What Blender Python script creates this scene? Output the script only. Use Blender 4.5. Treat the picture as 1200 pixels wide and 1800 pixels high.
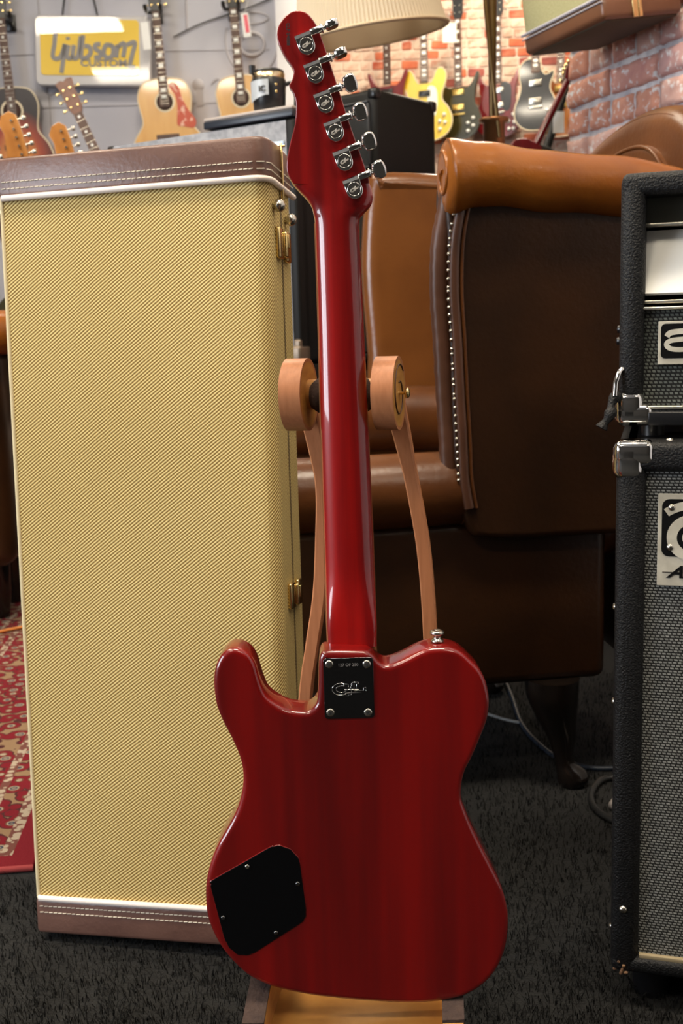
import bpy, bmesh, math, random
from mathutils import Vector, Matrix
random.seed(7)
R = math.radians
PI = math.pi
C = bpy.context.scene.collection
for o in list(bpy.data.objects):
    bpy.data.objects.remove(o)
sc = bpy.context.scene

# ------------------------------------------------------------------ camera
PITCH, ROLL, EYE = R(9.5), 0.03, 0.86
cd = bpy.data.cameras.new('camera')
cam = bpy.data.objects.new('camera', cd)
C.objects.link(cam)
fw = Vector((0, math.cos(PITCH), -math.sin(PITCH)))
u0 = Vector((0, math.sin(PITCH), math.cos(PITCH)))
r0 = Vector((1, 0, 0))
rt = r0 * math.cos(ROLL) - u0 * math.sin(ROLL)
up = r0 * math.sin(ROLL) + u0 * math.cos(ROLL)
M = Matrix((rt, up, -fw)).transposed().to_4x4()
M.translation = Vector((0, 0, EYE))
cam.matrix_world = M
cd.sensor_fit = 'VERTICAL'
cd.sensor_height = 36
cd.lens = 38.0
cd.clip_start = 0.05
cd.dof.use_dof = True
cd.dof.focus_distance = 1.13
cd.dof.aperture_fstop = 11.0
sc.camera = cam

# ------------------------------------------------------------------ world, lights, exposure
w = bpy.data.worlds.new('world')
sc.world = w
w.use_nodes = True
w.node_tree.nodes['Background'].inputs[0].default_value = (0.75, 0.85, 1.0, 1)
w.node_tree.nodes['Background'].inputs[1].default_value = 1.0
sc.view_settings.view_transform = 'Standard'
sc.view_settings.look = 'None'
sc.view_settings.gamma = 1
sc.view_settings.use_curve_mapping = False
sc.view_settings.exposure = 0.55

def area(name, loc, target, sx, sy, power, col):
    ld = bpy.data.lights.new(name, 'AREA')
    ld.shape = 'RECTANGLE'
    ld.size, ld.size_y = sx, sy
    ld.energy = power
    ld.color = col
    o = bpy.data.objects.new(name, ld)
    C.objects.link(o)
    o.location = loc
    d = Vector(target) - Vector(loc)
    o.rotation_euler = d.to_track_quat('-Z', 'Y').to_euler()
    return o
CEIL = 4.0
# daylight standing outside the shop window in the left wall
area('window_daylight', (-5.3, -0.7, 1.75), (0, -0.7, 1.75), 3.2, 2.3, 240, (0.86, 0.92, 1.0))
# ceiling lamps: (x, y, watts)
LAMPS = [(-2.45, 2.62, 48), (-0.7, 4.5, 22), (1.25, 6.2, 80), (0.2, 0.9, 62), (-1.7, -1.2, 30), (1.5, -1.4, 18), (-1.80, 1.12, 32)]

# ------------------------------------------------------------------ helpers
MATS = {}
def mat(name, col, rough=0.5, metal=0.0, coat=0.0, coat_rough=0.05, col2=None, nscale=8.0, stretch=(1, 1, 1),
        bump=0.0, bscale=200.0, spec=0.5, sheen=0.0, emit=None, estr=0.0, detail=4.0, contrast=(0.35, 0.65), rot=(0, 0, 0)):
    if name in MATS:
        return MATS[name]
    m = bpy.data.materials.new(name)
    m.use_nodes = True
    nt = m.node_tree
    b = nt.nodes['Principled BSDF']
    b.inputs['Base Color'].default_value = (*col, 1)
    b.inputs['Roughness'].default_value = rough
    b.inputs['Metallic'].default_value = metal
    b.inputs['Coat Weight'].default_value = coat
    b.inputs['Coat Roughness'].default_value = coat_rough
    b.inputs['Specular IOR Level'].default_value = spec
    b.inputs['Sheen Weight'].default_value = sheen
    if emit:
        b.inputs['Emission Color'].default_value = (*emit, 1)
        b.inputs['Emission Strength'].default_value = estr
    tc = nt.nodes.new('ShaderNodeTexCoord')
    mp = nt.nodes.new('ShaderNodeMapping')
    mp.inputs['Scale'].default_value = stretch
    mp.inputs['Rotation'].default_value = rot
    nt.links.new(tc.outputs['Object'], mp.inputs[0])
    if col2:
        n = nt.nodes.new('ShaderNodeTexNoise')
        n.inputs['Scale'].default_value = nscale
        n.inputs['Detail'].default_value = detail
        nt.links.new(mp.outputs[0], n.inputs['Vector'])
        cr = nt.nodes.new('ShaderNodeValToRGB')
        cr.color_ramp.elements[0].position = contrast[0]
        cr.color_ramp.elements[1].position = contrast[1]
        cr.color_ramp.elements[0].color = (*col, 1)
        cr.color_ramp.elements[1].color = (*col2, 1)
        nt.links.new(n.outputs['Fac'], cr.inputs[0])
        nt.links.new(cr.outputs[0], b.inputs['Base Color'])
    if bump:
        n2 = nt.nodes.new('ShaderNodeTexNoise')
        n2.inputs['Scale'].default_value = bscale
        n2.inputs['Detail'].default_value = 3
        nt.links.new(tc.outputs['Object'], n2.inputs['Vector'])
        bp = nt.nodes.new('ShaderNodeBump')
        bp.inputs['Strength'].default_value = bump
        bp.inputs['Distance'].default_value = 0.002
        nt.links.new(n2.outputs['Fac'], bp.inputs['Height'])
        nt.links.new(bp.outputs[0], b.inputs['Normal'])
    MATS[name] = m
    return m

class G:
    """collects shapes into one mesh"""
    def __init__(s):
        s.v = []; s.f = []; s.sm = []; s.M = Matrix.Identity(4)
    def add(s, vs, fs, smooth=True):
        n = len(s.v)
        s.v += [tuple(s.M @ Vector(p)) for p in vs]
        s.f += [tuple(i + n for i in f) for f in fs]
        s.sm += [smooth] * len(fs)
    def box(s, c, d, bev=0.0, seg=2, rot=None):
        bm = bmesh.new()
        bmesh.ops.create_cube(bm, size=1)
        bmesh.ops.scale(bm, vec=d, verts=bm.verts)
        if bev:
            bmesh.ops.bevel(bm, geom=list(bm.edges), offset=min(bev, min(d) * .49), segments=seg, profile=.5, affect='EDGES')
        mm = Matrix.Translation(c)
        if rot:
            from mathutils import Euler
            mm = mm @ Euler(rot).to_matrix().to_4x4()
        bm.verts.ensure_lookup_table()
        vs = [mm @ v.co for v in bm.verts]
        fs = [[v.index for v in f.verts] for f in bm.faces]
        bm.free()
        s.add(vs, fs, bool(bev))
    def loft(s, rings, cap=True, smooth=True, closed=True):
        n = len(rings[0]); vs = [p for r in rings for p in r]; fs = []
        m = n if closed else n - 1
        for i in range(len(rings) - 1):
            for j in range(m):
                k = (j + 1) % n
                fs.append((i * n + j, i * n + k, (i + 1) * n + k, (i + 1) * n + j))
        s.add(vs, fs, smooth)
        if cap and closed:
            s.add(rings[0], [tuple(range(n))[::-1]], False)
            s.add(rings[-1], [tuple(range(n))], False)
    def cyl(s, p0, p1, r0, r1=None, n=16, cap=True):
        s.tube([p0, p1], [r0, r0 if r1 is None else r1], n, cap)
    def tube(s, path, r, n=10, cap=True, flat=(1, 1), up=None):
        path = [Vector(p) for p in path]
        rs = r if isinstance(r, (list, tuple)) else [r] * len(path)
        t0 = (path[1] - path[0]).normalized()
        a = Vector(up) if up else (Vector((0, 0, 1)) if abs(t0.z) < .9 else Vector((1, 0, 0)))
        x = (a - t0 * a.dot(t0)).normalized()
        rings = []
        for i, p in enumerate(path):
            t = (path[min(i + 1, len(path) - 1)] - path[max(i - 1, 0)]).normalized()
            x = (x - t * x.dot(t)).normalized()
            y = t.cross(x)
            rings.append([p + x * (math.cos(2 * PI * j / n) * rs[i] * flat[0]) + y * (math.sin(2 * PI * j / n) * rs[i] * flat[1]) for j in range(n)])
        s.loft(rings, cap)
    def ribbon(s, path, wv, w, t):
        """rectangular section band following path; wv = width direction"""
        path = [Vector(p) for p in path]; wv = Vector(wv).normalized(); rings = []
        for i, p in enumerate(path):
            tt = (path[min(i + 1, len(path) - 1)] - path[max(i - 1, 0)]).normalized()
            ww = (wv - tt * wv.dot(tt)).normalized()
            nn = tt.cross(ww)
            W = w[i] if isinstance(w, list) else w
            c = t * .18
            h, k = W / 2, t / 2
            rings.append([p + ww * a + nn * b for a, b in ((-h + c, -k), (h - c, -k), (h, -k + c), (h, k - c), (h - c, k), (-h + c, k), (-h, k - c), (-h, -k + c))])
        s.loft(rings, True, False)
    def lathe(s, prof, o=(0, 0, 0), ax=(0, 0, 1), n=20):
        ax = Vector(ax).normalized(); o = Vector(o)
        a = Vector((1, 0, 0)) if abs(ax.x) < .9 else Vector((0, 1, 0))
        x = (a - ax * a.dot(ax)).normalized(); y = ax.cross(x)
        rings = [[o + ax * h + (x * math.cos(2 * PI * j / n) + y * math.sin(2 * PI * j / n)) * max(rr, 1e-5) for j in range(n)] for rr, h in prof]
        s.loft(rings, True)
    def prism(s, out, lo, hi, rnd=0.0, ax='y', seg=4, rback=True):
        """outline (a,b) extruded along the third axis from lo to hi with rounded edges.
        ax='y': (a,b)->(x,z), depth y;  ax='z': (x,y), depth z;  ax='x': (y,z), depth x"""
        out = [Vector((p[0], p[1])) for p in out]
        A = sum(out[i].x * out[(i + 1) % len(out)].y - out[(i + 1) % len(out)].x * out[i].y for i in range(len(out)))
        if A < 0: out = out[::-1]
        n = len(out)
        nor = []
        for i in range(n):
            t = (out[(i + 1) % n] - out[i - 1]).normalized()
            nor.append(Vector((-t.y, t.x)))
        def ring(ins, d):
            r = []
            for i in range(n):
                q = out[i] + nor[i] * ins
                r.append((q.x, d, q.y) if ax == 'y' else ((q.x, q.y, d) if ax == 'z' else (d, q.x, q.y)))
            return r
        rings = []
        if rnd:
            rings.append(ring(rnd * 1.25, lo))
            for k in range(seg + 1):
                a = PI / 2 * (1 - k / seg)
                rings.append(ring(rnd * (1 - math.cos(a)), lo + rnd * (1 - math.sin(a))))
            if rback:
                for k in range(seg + 1):
                    a = PI / 2 * k / seg
                    rings.append(ring(rnd * (1 - math.cos(a)), hi - rnd * (1 - math.sin(a))))
                rings.append(ring(rnd * 1.25, hi))
            else:
                rings.append(ring(0, hi))
        else:
            rings = [ring(0, lo), ring(0, hi)]
        if ax == 'y':
            rings = [r[::-1] for r in rings]
        s.loft(rings, True, bool(rnd))
        if not rnd:
            pass
    def build(s, name, m, parent=None, kind=None):
        me = bpy.data.meshes.new(name)
        me.from_pydata(s.v, [], s.f)
        me.polygons.foreach_set('use_smooth', s.sm)
        me.update()
        bm = bmesh.new(); bm.from_mesh(me)
        bmesh.ops.recalc_face_normals(bm, faces=bm.faces)
        bm.to_mesh(me); bm.free()
        o = bpy.data.objects.new(name, me)
        C.objects.link(o)
        if m: me.materials.append(m)
        if parent: o.parent = parent
        if kind: o['kind'] = kind
        return o

def tag(o, label, cat, group=None, kind=None):
    o['label'] = label
    if cat: o['category'] = cat
    if group: o['group'] = group
    if kind: o['kind'] = kind
    return o
def thing(name, label, cat, loc=(0, 0, 0), rot=(0, 0, 0), group=None):
    o = bpy.data.objects.new(name, None)
    o.empty_display_size = .05
    C.objects.link(o)
    o.location = loc
    o.rotation_euler = rot
    return tag(o, label, cat, group)
def smooth(pts, k=4, closed=True):
    """Catmull-Rom"""
    n = len(pts); out = []
    P = [Vector(p) for p in pts]
    rng = n if closed else n - 1
    for i in range(rng):
        a = P[(i - 1) % n] if closed or i > 0 else P[i]
        b = P[i]; c = P[(i + 1) % n]
        d = P[(i + 2) % n] if closed or i + 2 < n else c
        for j in range(k):
            t = j / k
            out.append(.5 * ((2 * b) + (c - a) * t + (2 * a - 5 * b + 4 * c - d) * t * t + (3 * b - a - 3 * c + d) * t ** 3))
    if not closed: out.append(P[-1])
    return out
def rrect(x0, x1, z0, z1, r, k=5):
    o = []
    for cx, cz, a0 in ((x1 - r, z1 - r, 0), (x0 + r, z1 - r, 90), (x0 + r, z0 + r, 180), (x1 - r, z0 + r, 270)):
        for i in range(k + 1):
            a = R(a0 + 90 * i / k)
            o.append((cx + r * math.cos(a), cz + r * math.sin(a)))
    return o
def copy_tree(o, parent=None):
    c = o.copy(); C.objects.link(c)
    if parent: c.parent = parent
    for ch in list(o.children): copy_tree(ch, c)
    return c
def text(name, s, size, m, parent, loc, rot, ext=0.0, off=0.0, sx=1.0, align='CENTER', shear=0.0):
    cu = bpy.data.curves.new(name, 'FONT')
    cu.body = s; cu.size = size; cu.extrude = ext; cu.offset = off; cu.align_x = align; cu.shear = shear
    cu.resolution_u = 3
    o = bpy.data.objects.new(name, cu)
    C.objects.link(o)
    cu.materials.append(m)
    me = bpy.data.meshes.new_from_object(o.evaluated_get(bpy.context.evaluated_depsgraph_get()))
    me.name = name
    bpy.data.objects.remove(o)
    o = bpy.data.objects.new(name, me)
    C.objects.link(o)
    if not me.materials: me.materials.append(m)
    o.parent = parent
    o.location = loc; o.rotation_euler = rot; o.scale = (sx, 1, 1)
    return o

# ------------------------------------------------------------------ materials
chrome = mat('chrome', (0.72, 0.70, 0.67), .10, 1.0)
nickel = mat('worn_nickel', (0.62, 0.59, 0.52), .25, 1.0, col2=(.45, .42, .36), nscale=300)
gold = mat('brass', (0.78, 0.58, 0.26), .22, 1.0)
black_plastic = mat('black_plastic', (.006, .006, .007), .3)
black_metal = mat('black_metal', (.01, .01, .012), .4)
tolex = mat('black_tolex', (.005, .005, .0056), .45, bump=.9, bscale=420, col2=(.010, .010, .0105), nscale=300, spec=.28)
tolex_soft = mat('black_tolex_far', (.006, .0058, .0055), .55, spec=.25)
cream = mat('cream_paint', (.62, .58, .48), .5, col2=(.5, .46, .37), nscale=60)
white_m = mat('white_paper', (.8, .8, .78), .6)
plaster = mat('light_plaster', (.47, .47, .52), .8, col2=(.41, .41, .47), nscale=2.0)
ceil_m = mat('ceiling_paint', (.40, .38, .36), .9, col2=(.36, .34, .32), nscale=1.0)
wall_paint = mat('room_paint', (.13, .11, .09), .9, col2=(.11, .095, .08), nscale=1.0)
dark_line = mat('dark_ink', (.02, .02, .022), .6)
red_print = mat('red_print', (.75, .12, .16), .5)

# ------------------------------------------------------------------ the setting
def carpet_mat():
    return mat('charcoal_carpet', (.0022, .0022, .0024), .95, col2=(.006, .006, .0056), nscale=160, bump=.8, bscale=260)
g = G(); g.box((0.5, 2, -.05), (13, 14, .1)); fl = g.build('floor', carpet_mat()); fl['kind'] = 'structure'
g = G(); g.box((0.5, 2, CEIL + .05), (13, 14, .1)); ce = g.build('ceiling', ceil_m); ce['kind'] = 'structure'
# carpet pile: short upright fibres over the open floor, joined
vs = []; fs = []
rnd = random.random
def blade(x, y, L):
    a = rnd() * 2 * PI; lean = .35 + rnd() * .9
    dx, dy = math.cos(a) * lean, math.sin(a) * lean
    wd = .00035 + rnd() * .0004
    px, py = -math.sin(a) * wd, math.cos(a) * wd
    z1 = L * .55; z2 = L * .85
    n = len(vs)
    vs.extend([(x - px, y - py, 0), (x + px, y + py, 0), (x + dx * L * .35 - px, y + dy * L * .35 - py, z1), (x + dx * L * .35 + px, y + dy * L * .35 + py, z1), (x + dx * L, y + dy * L, z2)])
    fs.extend([(n, n + 1, n + 3, n + 2), (n + 2, n + 3, n + 4)])
for i in range(52000):
    y = 1.1 + 1.5 * rnd() ** 1.5
    x = -.62 * (y / 1.3) + 1.2 * rnd() * (y / 1.3)
    if x < -.50 and 1.63 < y: continue
    blade(x, y, .006 + .012 * rnd())
me = bpy.data.meshes.new('carpet_pile'); me.from_pydata(vs, [], fs)
pile = bpy.data.objects.new('carpet_pile', me); C.objects.link(pile)
me.materials.append(mat('carpet_fibre', (.002, .002, .002), .9, col2=(.021, .020, .018), nscale=130, spec=.1, contrast=(.48, .76)))
tag(pile, 'short charcoal carpet pile covering the open floor', 'carpet', kind='stuff')

# far wall (whitewashed brick), back wall (painted), side walls
def brick_mat(name, c1, c2, mort, scale=1.0):
    m = mat(name, c1, .9, col2=c2, nscale=14, bump=.6, bscale=60, contrast=(.3, .7))
    return m
mortar_far = mat('whitewashed_mortar', (.78, .64, .53), .9, col2=(.68, .52, .42), nscale=9)
mortar_near = mat('grey_mortar', (.42, .41, .44), .95, col2=(.68, .66, .66), nscale=26, bump=1.0, bscale=90)
FARY = 7.6
g = G(); g.box((2.9, FARY + .15, CEIL / 2), (6.4, .3, CEIL)); wf = g.build('wall_far', mortar_far); wf['kind'] = 'structure'
g = G(); g.box((-3.26, 6.65, CEIL / 2), (6.0, .3, CEIL)); wb = g.build('wall_back', plaster); wb['kind'] = 'structure'
g = G(); g.box((-.36, 7.25, CEIL / 2), (.2, .9, CEIL)); o = g.build('wall_corner', plaster); o['kind'] = 'structure'
g = G(); g.box((-.225, 6.56, CEIL / 2), (.13, .16, CEIL), .004); o = g.build('trim_1', mat('white_trim', (.80, .79, .80), .7, col2=(.74, .73, .75), nscale=2)); o['kind'] = 'structure'
g = G(); g.box((6.1, 2, CEIL / 2), (.2, 14, CEIL)); o = g.build('wall_east', wall_paint); o['kind'] = 'structure'
g = G(); g.box((.5, -4.1, CEIL / 2), (13, .2, CEIL)); o = g.build('wall_front', mat('dark_room_paint', (.030, .027, .025), .9, col2=(.024, .022, .02), nscale=1.0)); o['kind'] = 'structure'
# left wall with the shop window opening y -2.4..1.0, z .55..2.95
g = G()
g.box((-5.1, 4.85, CEIL / 2), (.2, 7.7, CEIL)); g.box((-5.1, -3.3, CEIL / 2), (.2, 1.8, CEIL))
g.box((-5.1, -.7, .275), (.2, 3.4, .55)); g.box((-5.1, -.7, (2.95 + CEIL) / 2), (.2, 3.4, CEIL - 2.95))
o = g.build('wall_left', wall_paint); o['kind'] = 'structure'
win = thing('window_1', 'shop window in the side wall', None, (-5.1, -.7, 1.75)); win['kind'] = 'structure'
g = G()
for dz in (-1.17, 1.17): g.box((0, 0, dz), (.1, 3.4, .06))
for dy in (-1.67, 0, 1.67): g.box((0, dy, 0), (.1, .06, 2.4))
g.build('frame', mat('window_frame_paint', (.5, .5, .5), .5), win)
gm = bpy.data.materials.new('window_glass'); gm.use_nodes = True
nt = gm.node_tree; nt.nodes.remove(nt.nodes['Principled BSDF'])
mx = nt.nodes.new('ShaderNodeMixShader'); mx.inputs[0].default_value = .08
nt.links.new(nt.nodes.new('ShaderNodeBsdfTransparent').outputs[0], mx.inputs[1])
gl = nt.nodes.new('ShaderNodeBsdfGlossy'); gl.inputs['Roughness'].default_value = .02
nt.links.new(gl.outputs[0], mx.inputs[2]); nt.links.new(mx.outputs[0], nt.nodes['Material Output'].inputs[0])
for dy in (-.84, .84):
    g = G(); g.box((0, dy, 0), (.008, 1.6, 2.28)); g.build('pane', gm, win)

# ceiling lamps
lamp_body = mat('lamp_housing', (.7, .7, .7), .4)
diff = mat('lamp_diffuser', (.9, .88, .82), .5, emit=(1.0, .90, .74), estr=9.0)
LAMP_AT = ['left of the yellow case', 'between the grey wall and the amplifier stack', 'before the whitewashed brick wall', 'above the red guitar', 'behind the viewer by the shop window', 'behind the viewer on the brick wall side', 'second left of the yellow case']
for i, (x, y, e) in enumerate(LAMPS):
    t = thing('ceiling_light', 'rectangular white ceiling lamp ' + LAMP_AT[i], 'lamp', (x, y, CEIL), group='ceiling lamps of the shop')
    g = G(); g.box((0, 0, -.03), (1.3, .5, .06), .006); g.build('housing', lamp_body, t)
    g = G(); g.box((0, 0, -.066), (1.2, .4, .012), .003); g.build('diffuser', diff, t)
    area('ceiling_light_glow', (x, y, CEIL - .09), (x, y, 0), 1.2, .4, e, (1.0, .86, .66))

# bricks of the far wall
def brick_mesh(name, L, H, D, m, seed, rough=.003):
    rr = random.Random(seed)
    g = G()
    c = .15 * H
    pts = [(-L / 2, -H / 2 + c), (-L / 2 + c, -H / 2), (L / 2 - c, -H / 2), (L / 2, -H / 2 + c), (L / 2, H / 2 - c), (L / 2 - c, H / 2), (-L / 2 + c, H / 2), (-L / 2, H / 2 - c)]
    pts = [(a + rr.uniform(-rough, rough), b + rr.uniform(-rough, rough)) for a, b in pts]
    g.loft([[(a, 0, b) for a, b in pts], [(a, -D * .7, b) for a, b in pts], [(a * .96, -D, b * .92) for a, b in pts]], True, False)
    me = bpy.data.meshes.new(name)
    me.from_pydata(g.v, [], g.f); me.materials.append(m)
    bm = bmesh.new(); bm.from_mesh(me); bmesh.ops.recalc_face_normals(bm, faces=bm.faces); bm.to_mesh(me); bm.free()
    return me
fb = [mat('brick_white', (.74, .57, .45), .9, col2=(.64, .36, .26), nscale=20, contrast=(.48, .66)),
      mat('brick_pinkish', (.60, .30, .21), .9, col2=(.76, .60, .48), nscale=26, contrast=(.4, .6)),
      mat('brick_red', (.46, .085, .045), .9, col2=(.62, .22, .13), nscale=18),
      mat('brick_orange', (.66, .21, .10), .9, col2=(.60, .14, .07), nscale=18),
      mat('brick_dark', (.28, .07, .06), .9, col2=(.42, .12, .09), nscale=18)]
FB = {}
for mi, m in enumerate(fb):
    for hi, L in enumerate((.064, .110)):
        for sd in range(2):
            FB[(mi, hi, sd)] = brick_mesh('brick', L, .050, .010, m, sd * 10 + hi, .0028)
rb = random.Random(3)
nb = 0
rest = [G() for _ in fb]          # bricks past the limit of single parts: those standing behind the lamp, cube amplifier and headstock
for row in range(19, -1, -1):
    z = 1.93 + row * .0605
    x = -.20 - rb.random() * .06
    hd = row % 2
    while x < 1.62:
        hi = hd; hd = 1 - hd
        if rb.random() < .35: hi = rb.randint(0, 1)
        L = (.064, .110)[hi]
        mi = rb.choices((0, 1, 2, 3, 4), (50, 21, 11, 12, 6))[0]
        P = (x + L / 2, FARY + .002 + rb.uniform(0, .003), z); ry = rb.uniform(-.025, .025); sd = rb.randint(0, 1)
        hidden = x < .08 or (z < 2.2 and x < .75) or (x < .40 and z > 2.72)
        if nb < 298 and not hidden:
            o = bpy.data.objects.new('brick', FB[(mi, hi, sd)])
            C.objects.link(o); o.parent = wf
            o.location = P; o.rotation_euler = (0, ry, 0)
            nb += 1
        else:
            g = rest[mi]; me = FB[(mi, hi, sd)]
            g.add([v.co + Vector(P) for v in me.vertices], [tuple(p.vertices) for p in me.polygons], False)
        x += L + .011
for g, m in zip(rest, fb):
    if g.v: g.build('more_bricks', m, wf, 'stuff')

# near brick wall: local x runs along the wall towards the viewer, local y into the wall
WR = (.714, 3.4); WA = math.atan2(-.933, .36)
g = G(); g.box((2.5, .16, CEIL / 2), (5, .3, CEIL)); wr = g.build('wall_right', mortar_near)
wr.location = (WR[0], WR[1], 0); wr.rotation_euler = (0, 0, WA); wr['kind'] = 'structure'
nbm = []
for nm, a, b in (('near_brick_red', (.62, .31, .24), (.48, .22, .19)), ('near_brick_orange', (.66, .32, .22), (.54, .24, .17)), ('near_brick_purple', (.48, .27, .26), (.58, .34, .30)), ('near_brick_pale', (.66, .42, .36), (.54, .31, .26))):
    m = mat(nm, a, .9, col2=b, nscale=26, bump=1.0, bscale=70, contrast=(.3, .7))
    # lime flecks
    nt = m.node_tree; bs = nt.nodes['Principled BSDF']
    lk = bs.inputs['Base Color'].links[0]; src = lk.from_socket
    n = nt.nodes.new('ShaderNodeTexNoise'); n.inputs['Scale'].default_value = 55; n.inputs['Detail'].default_value = 6
    gtc = nt.nodes.new('ShaderNodeNewGeometry')
    nt.links.new(gtc.outputs['Position'], n.inputs['Vector'])
    cr = nt.nodes.new('ShaderNodeValToRGB'); cr.color_ramp.elements[0].position = .56; cr.color_ramp.elements[1].position = .66
    mxn = nt.nodes.new('ShaderNodeMix'); mxn.data_type = 'RGBA'
    nt.links.new(n.outputs['Fac'], cr.inputs[0]); nt.links.new(cr.outputs[0], mxn.inputs[0])
    nt.links.new(src, mxn.inputs[6]); mxn.inputs[7].default_value = (.72, .68, .67, 1)
    nt.links.new(mxn.outputs[2], bs.inputs['Base Color'])
    nbm.append(m)
def rough_brick(L, H, D, m, seed):
    rr = random.Random(seed)
    nx, nz = max(4, int(L / .018)), 5
    rings = []
    g = G(); vs = []; fs = []
    for j in range(nz + 1):
        for i in range(nx + 1):
            a = -L / 2 + L * i / nx; b = -H / 2 + H * j / nz
            e = i in (0, nx) or j in (0, nz)
            d = -D + rr.uniform(-.0035, .0035) + (.006 if e else 0)
            vs.append((a + rr.uniform(-.002, .002) * (2 if e else 1), d, b + rr.uniform(-.002, .002)))
    for j in range(nz):
        for i in range(nx):
            k = j * (nx + 1) + i
            fs.append((k, k + 1, k + nx + 2, k + nx + 1))
    ed = [i for i in range(nx + 1)] + [(j + 1) * (nx + 1) - 1 for j in range(1, nz + 1)] + [nz * (nx + 1) + i for i in range(nx - 1, -1, -1)] + [j * (nx + 1) for j in range(nz - 1, 0, -1)]
    n0 = len(vs)
    for e in ed: vs.append((vs[e][0], .004, vs[e][2]))
    for q in range(len(ed)):
        q2 = (q + 1) % len(ed)
        fs.append((ed[q], ed[q2], n0 + q2, n0 + q))
    me = bpy.data.meshes.new('brick'); me.from_pydata(vs, [], fs); me.materials.append(m)
    me.polygons.foreach_set('use_smooth', [True] * len(fs))
    bm = bmesh.new(); bm.from_mesh(me); bmesh.ops.recalc_face_normals(bm, faces=bm.faces); bm.to_mesh(me); bm.free()
    return me
RB = {}
for mi, m in enumerate(nbm):
    for hi, L in enumerate((.095, .20)):
        for sd in range(2): RB[(mi, hi, sd)] = rough_brick(L, .0665, .014, m, mi * 100 + hi * 10 + sd)
rb = random.Random(11)
for row in range(19):
    z = .80 + row * .081
    x = .004
    header = row % 2 == 0
    while x < 1.35:
        hi = 0 if header else 1
        if not header and x < .01: hi = rb.randint(0, 1)
        L = (.095, .20)[hi]
        o = bpy.data.objects.new('brick', RB[(rb.randint(0, 3), hi, rb.randint(0, 1))])
        C.objects.link(o); o.parent = wr
        o.location = (x + L / 2, .010 + rb.uniform(-.004, .003), z + rb.uniform(-.003, .003))
        o.rotation_euler = (0, rb.uniform(-.025, .025), 0)
        x += L + .014

# drawings and seams on the painted wall
wy = 6.497 - 6.65 + .0
sketch = mat('pencil_grey', (.36, .345, .37), .9)
def wall_line(pts, r=.006, m=sketch, k=5):
    g = G(); g.tube(smooth([(x, 6.496, z) for x, z in pts], k, False), r, 5, True, (1, .3)); return g.build('wall_drawing', m, wb)
wall_line([(-2.2, 2.46), (-1.2, 2.46), (-.33, 2.45)], .003); wall_line([(-2.2, 2.17), (-1.2, 2.17), (-.33, 2.17)], .003)
wall_line([(-.31 + math.cos(a) * .15 - .12, 2.50 + math.sin(a) * .19) for a in [i * PI / 8 for i in range(7, 18)]], .006)
wall_line([(-.43 + math.cos(a) * .07, 2.48 + math.sin(a) * .06) for a in [i * PI / 6 for i in range(13)]], .012)
wall_line([(-.43 + math.cos(a) * .10, 2.62 + math.sin(a) * .03) for a in [i * PI / 6 for i in range(13)]], .005)
wall_line([(-1.60, 2.36), (-1.61, 2.25), (-1.56, 2.25), (-1.53, 2.31), (-1.56, 2.36), (-1.60, 2.36)], .006, k=3)
wall_line([(-1.63, 2.95), (-1.615, 2.36)], .004); wall_line([(-1.60, 2.25), (-1.60, 2.05)], .004)
wall_line([(-.67, 2.27), (-.63, 2.30), (-.60, 2.26), (-.56, 2.30), (-.53, 2.27)], .006)
wall_line([(-.79, 2.85), (-.795, 2.56)], .008)
for px, pz in ((-.745, 2.27), (-.29, 2.30)):
    g = G(); g.lathe([(.001, 0), (.035, .001), (.033, .004), (.001, .005)], (px, 6.5, pz), (0, -1, 0), 14); g.box((px + .005, 6.497, pz - .07), (.04, .005, .09)); g.build('wall_drawing', sketch, wb)
cab = G(); cab.tube(smooth([(-.87, 6.485, 2.53), (-.7, 6.485, 2.60), (-.45, 6.485, 2.67), (-.31, 6.485, 2.72)], 6, False), .004, 6)
tag(cab.build('wall_cable', dark_line), 'thin dark cable slung across the grey wall between the two natural acoustic guitars', 'cable')

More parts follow.
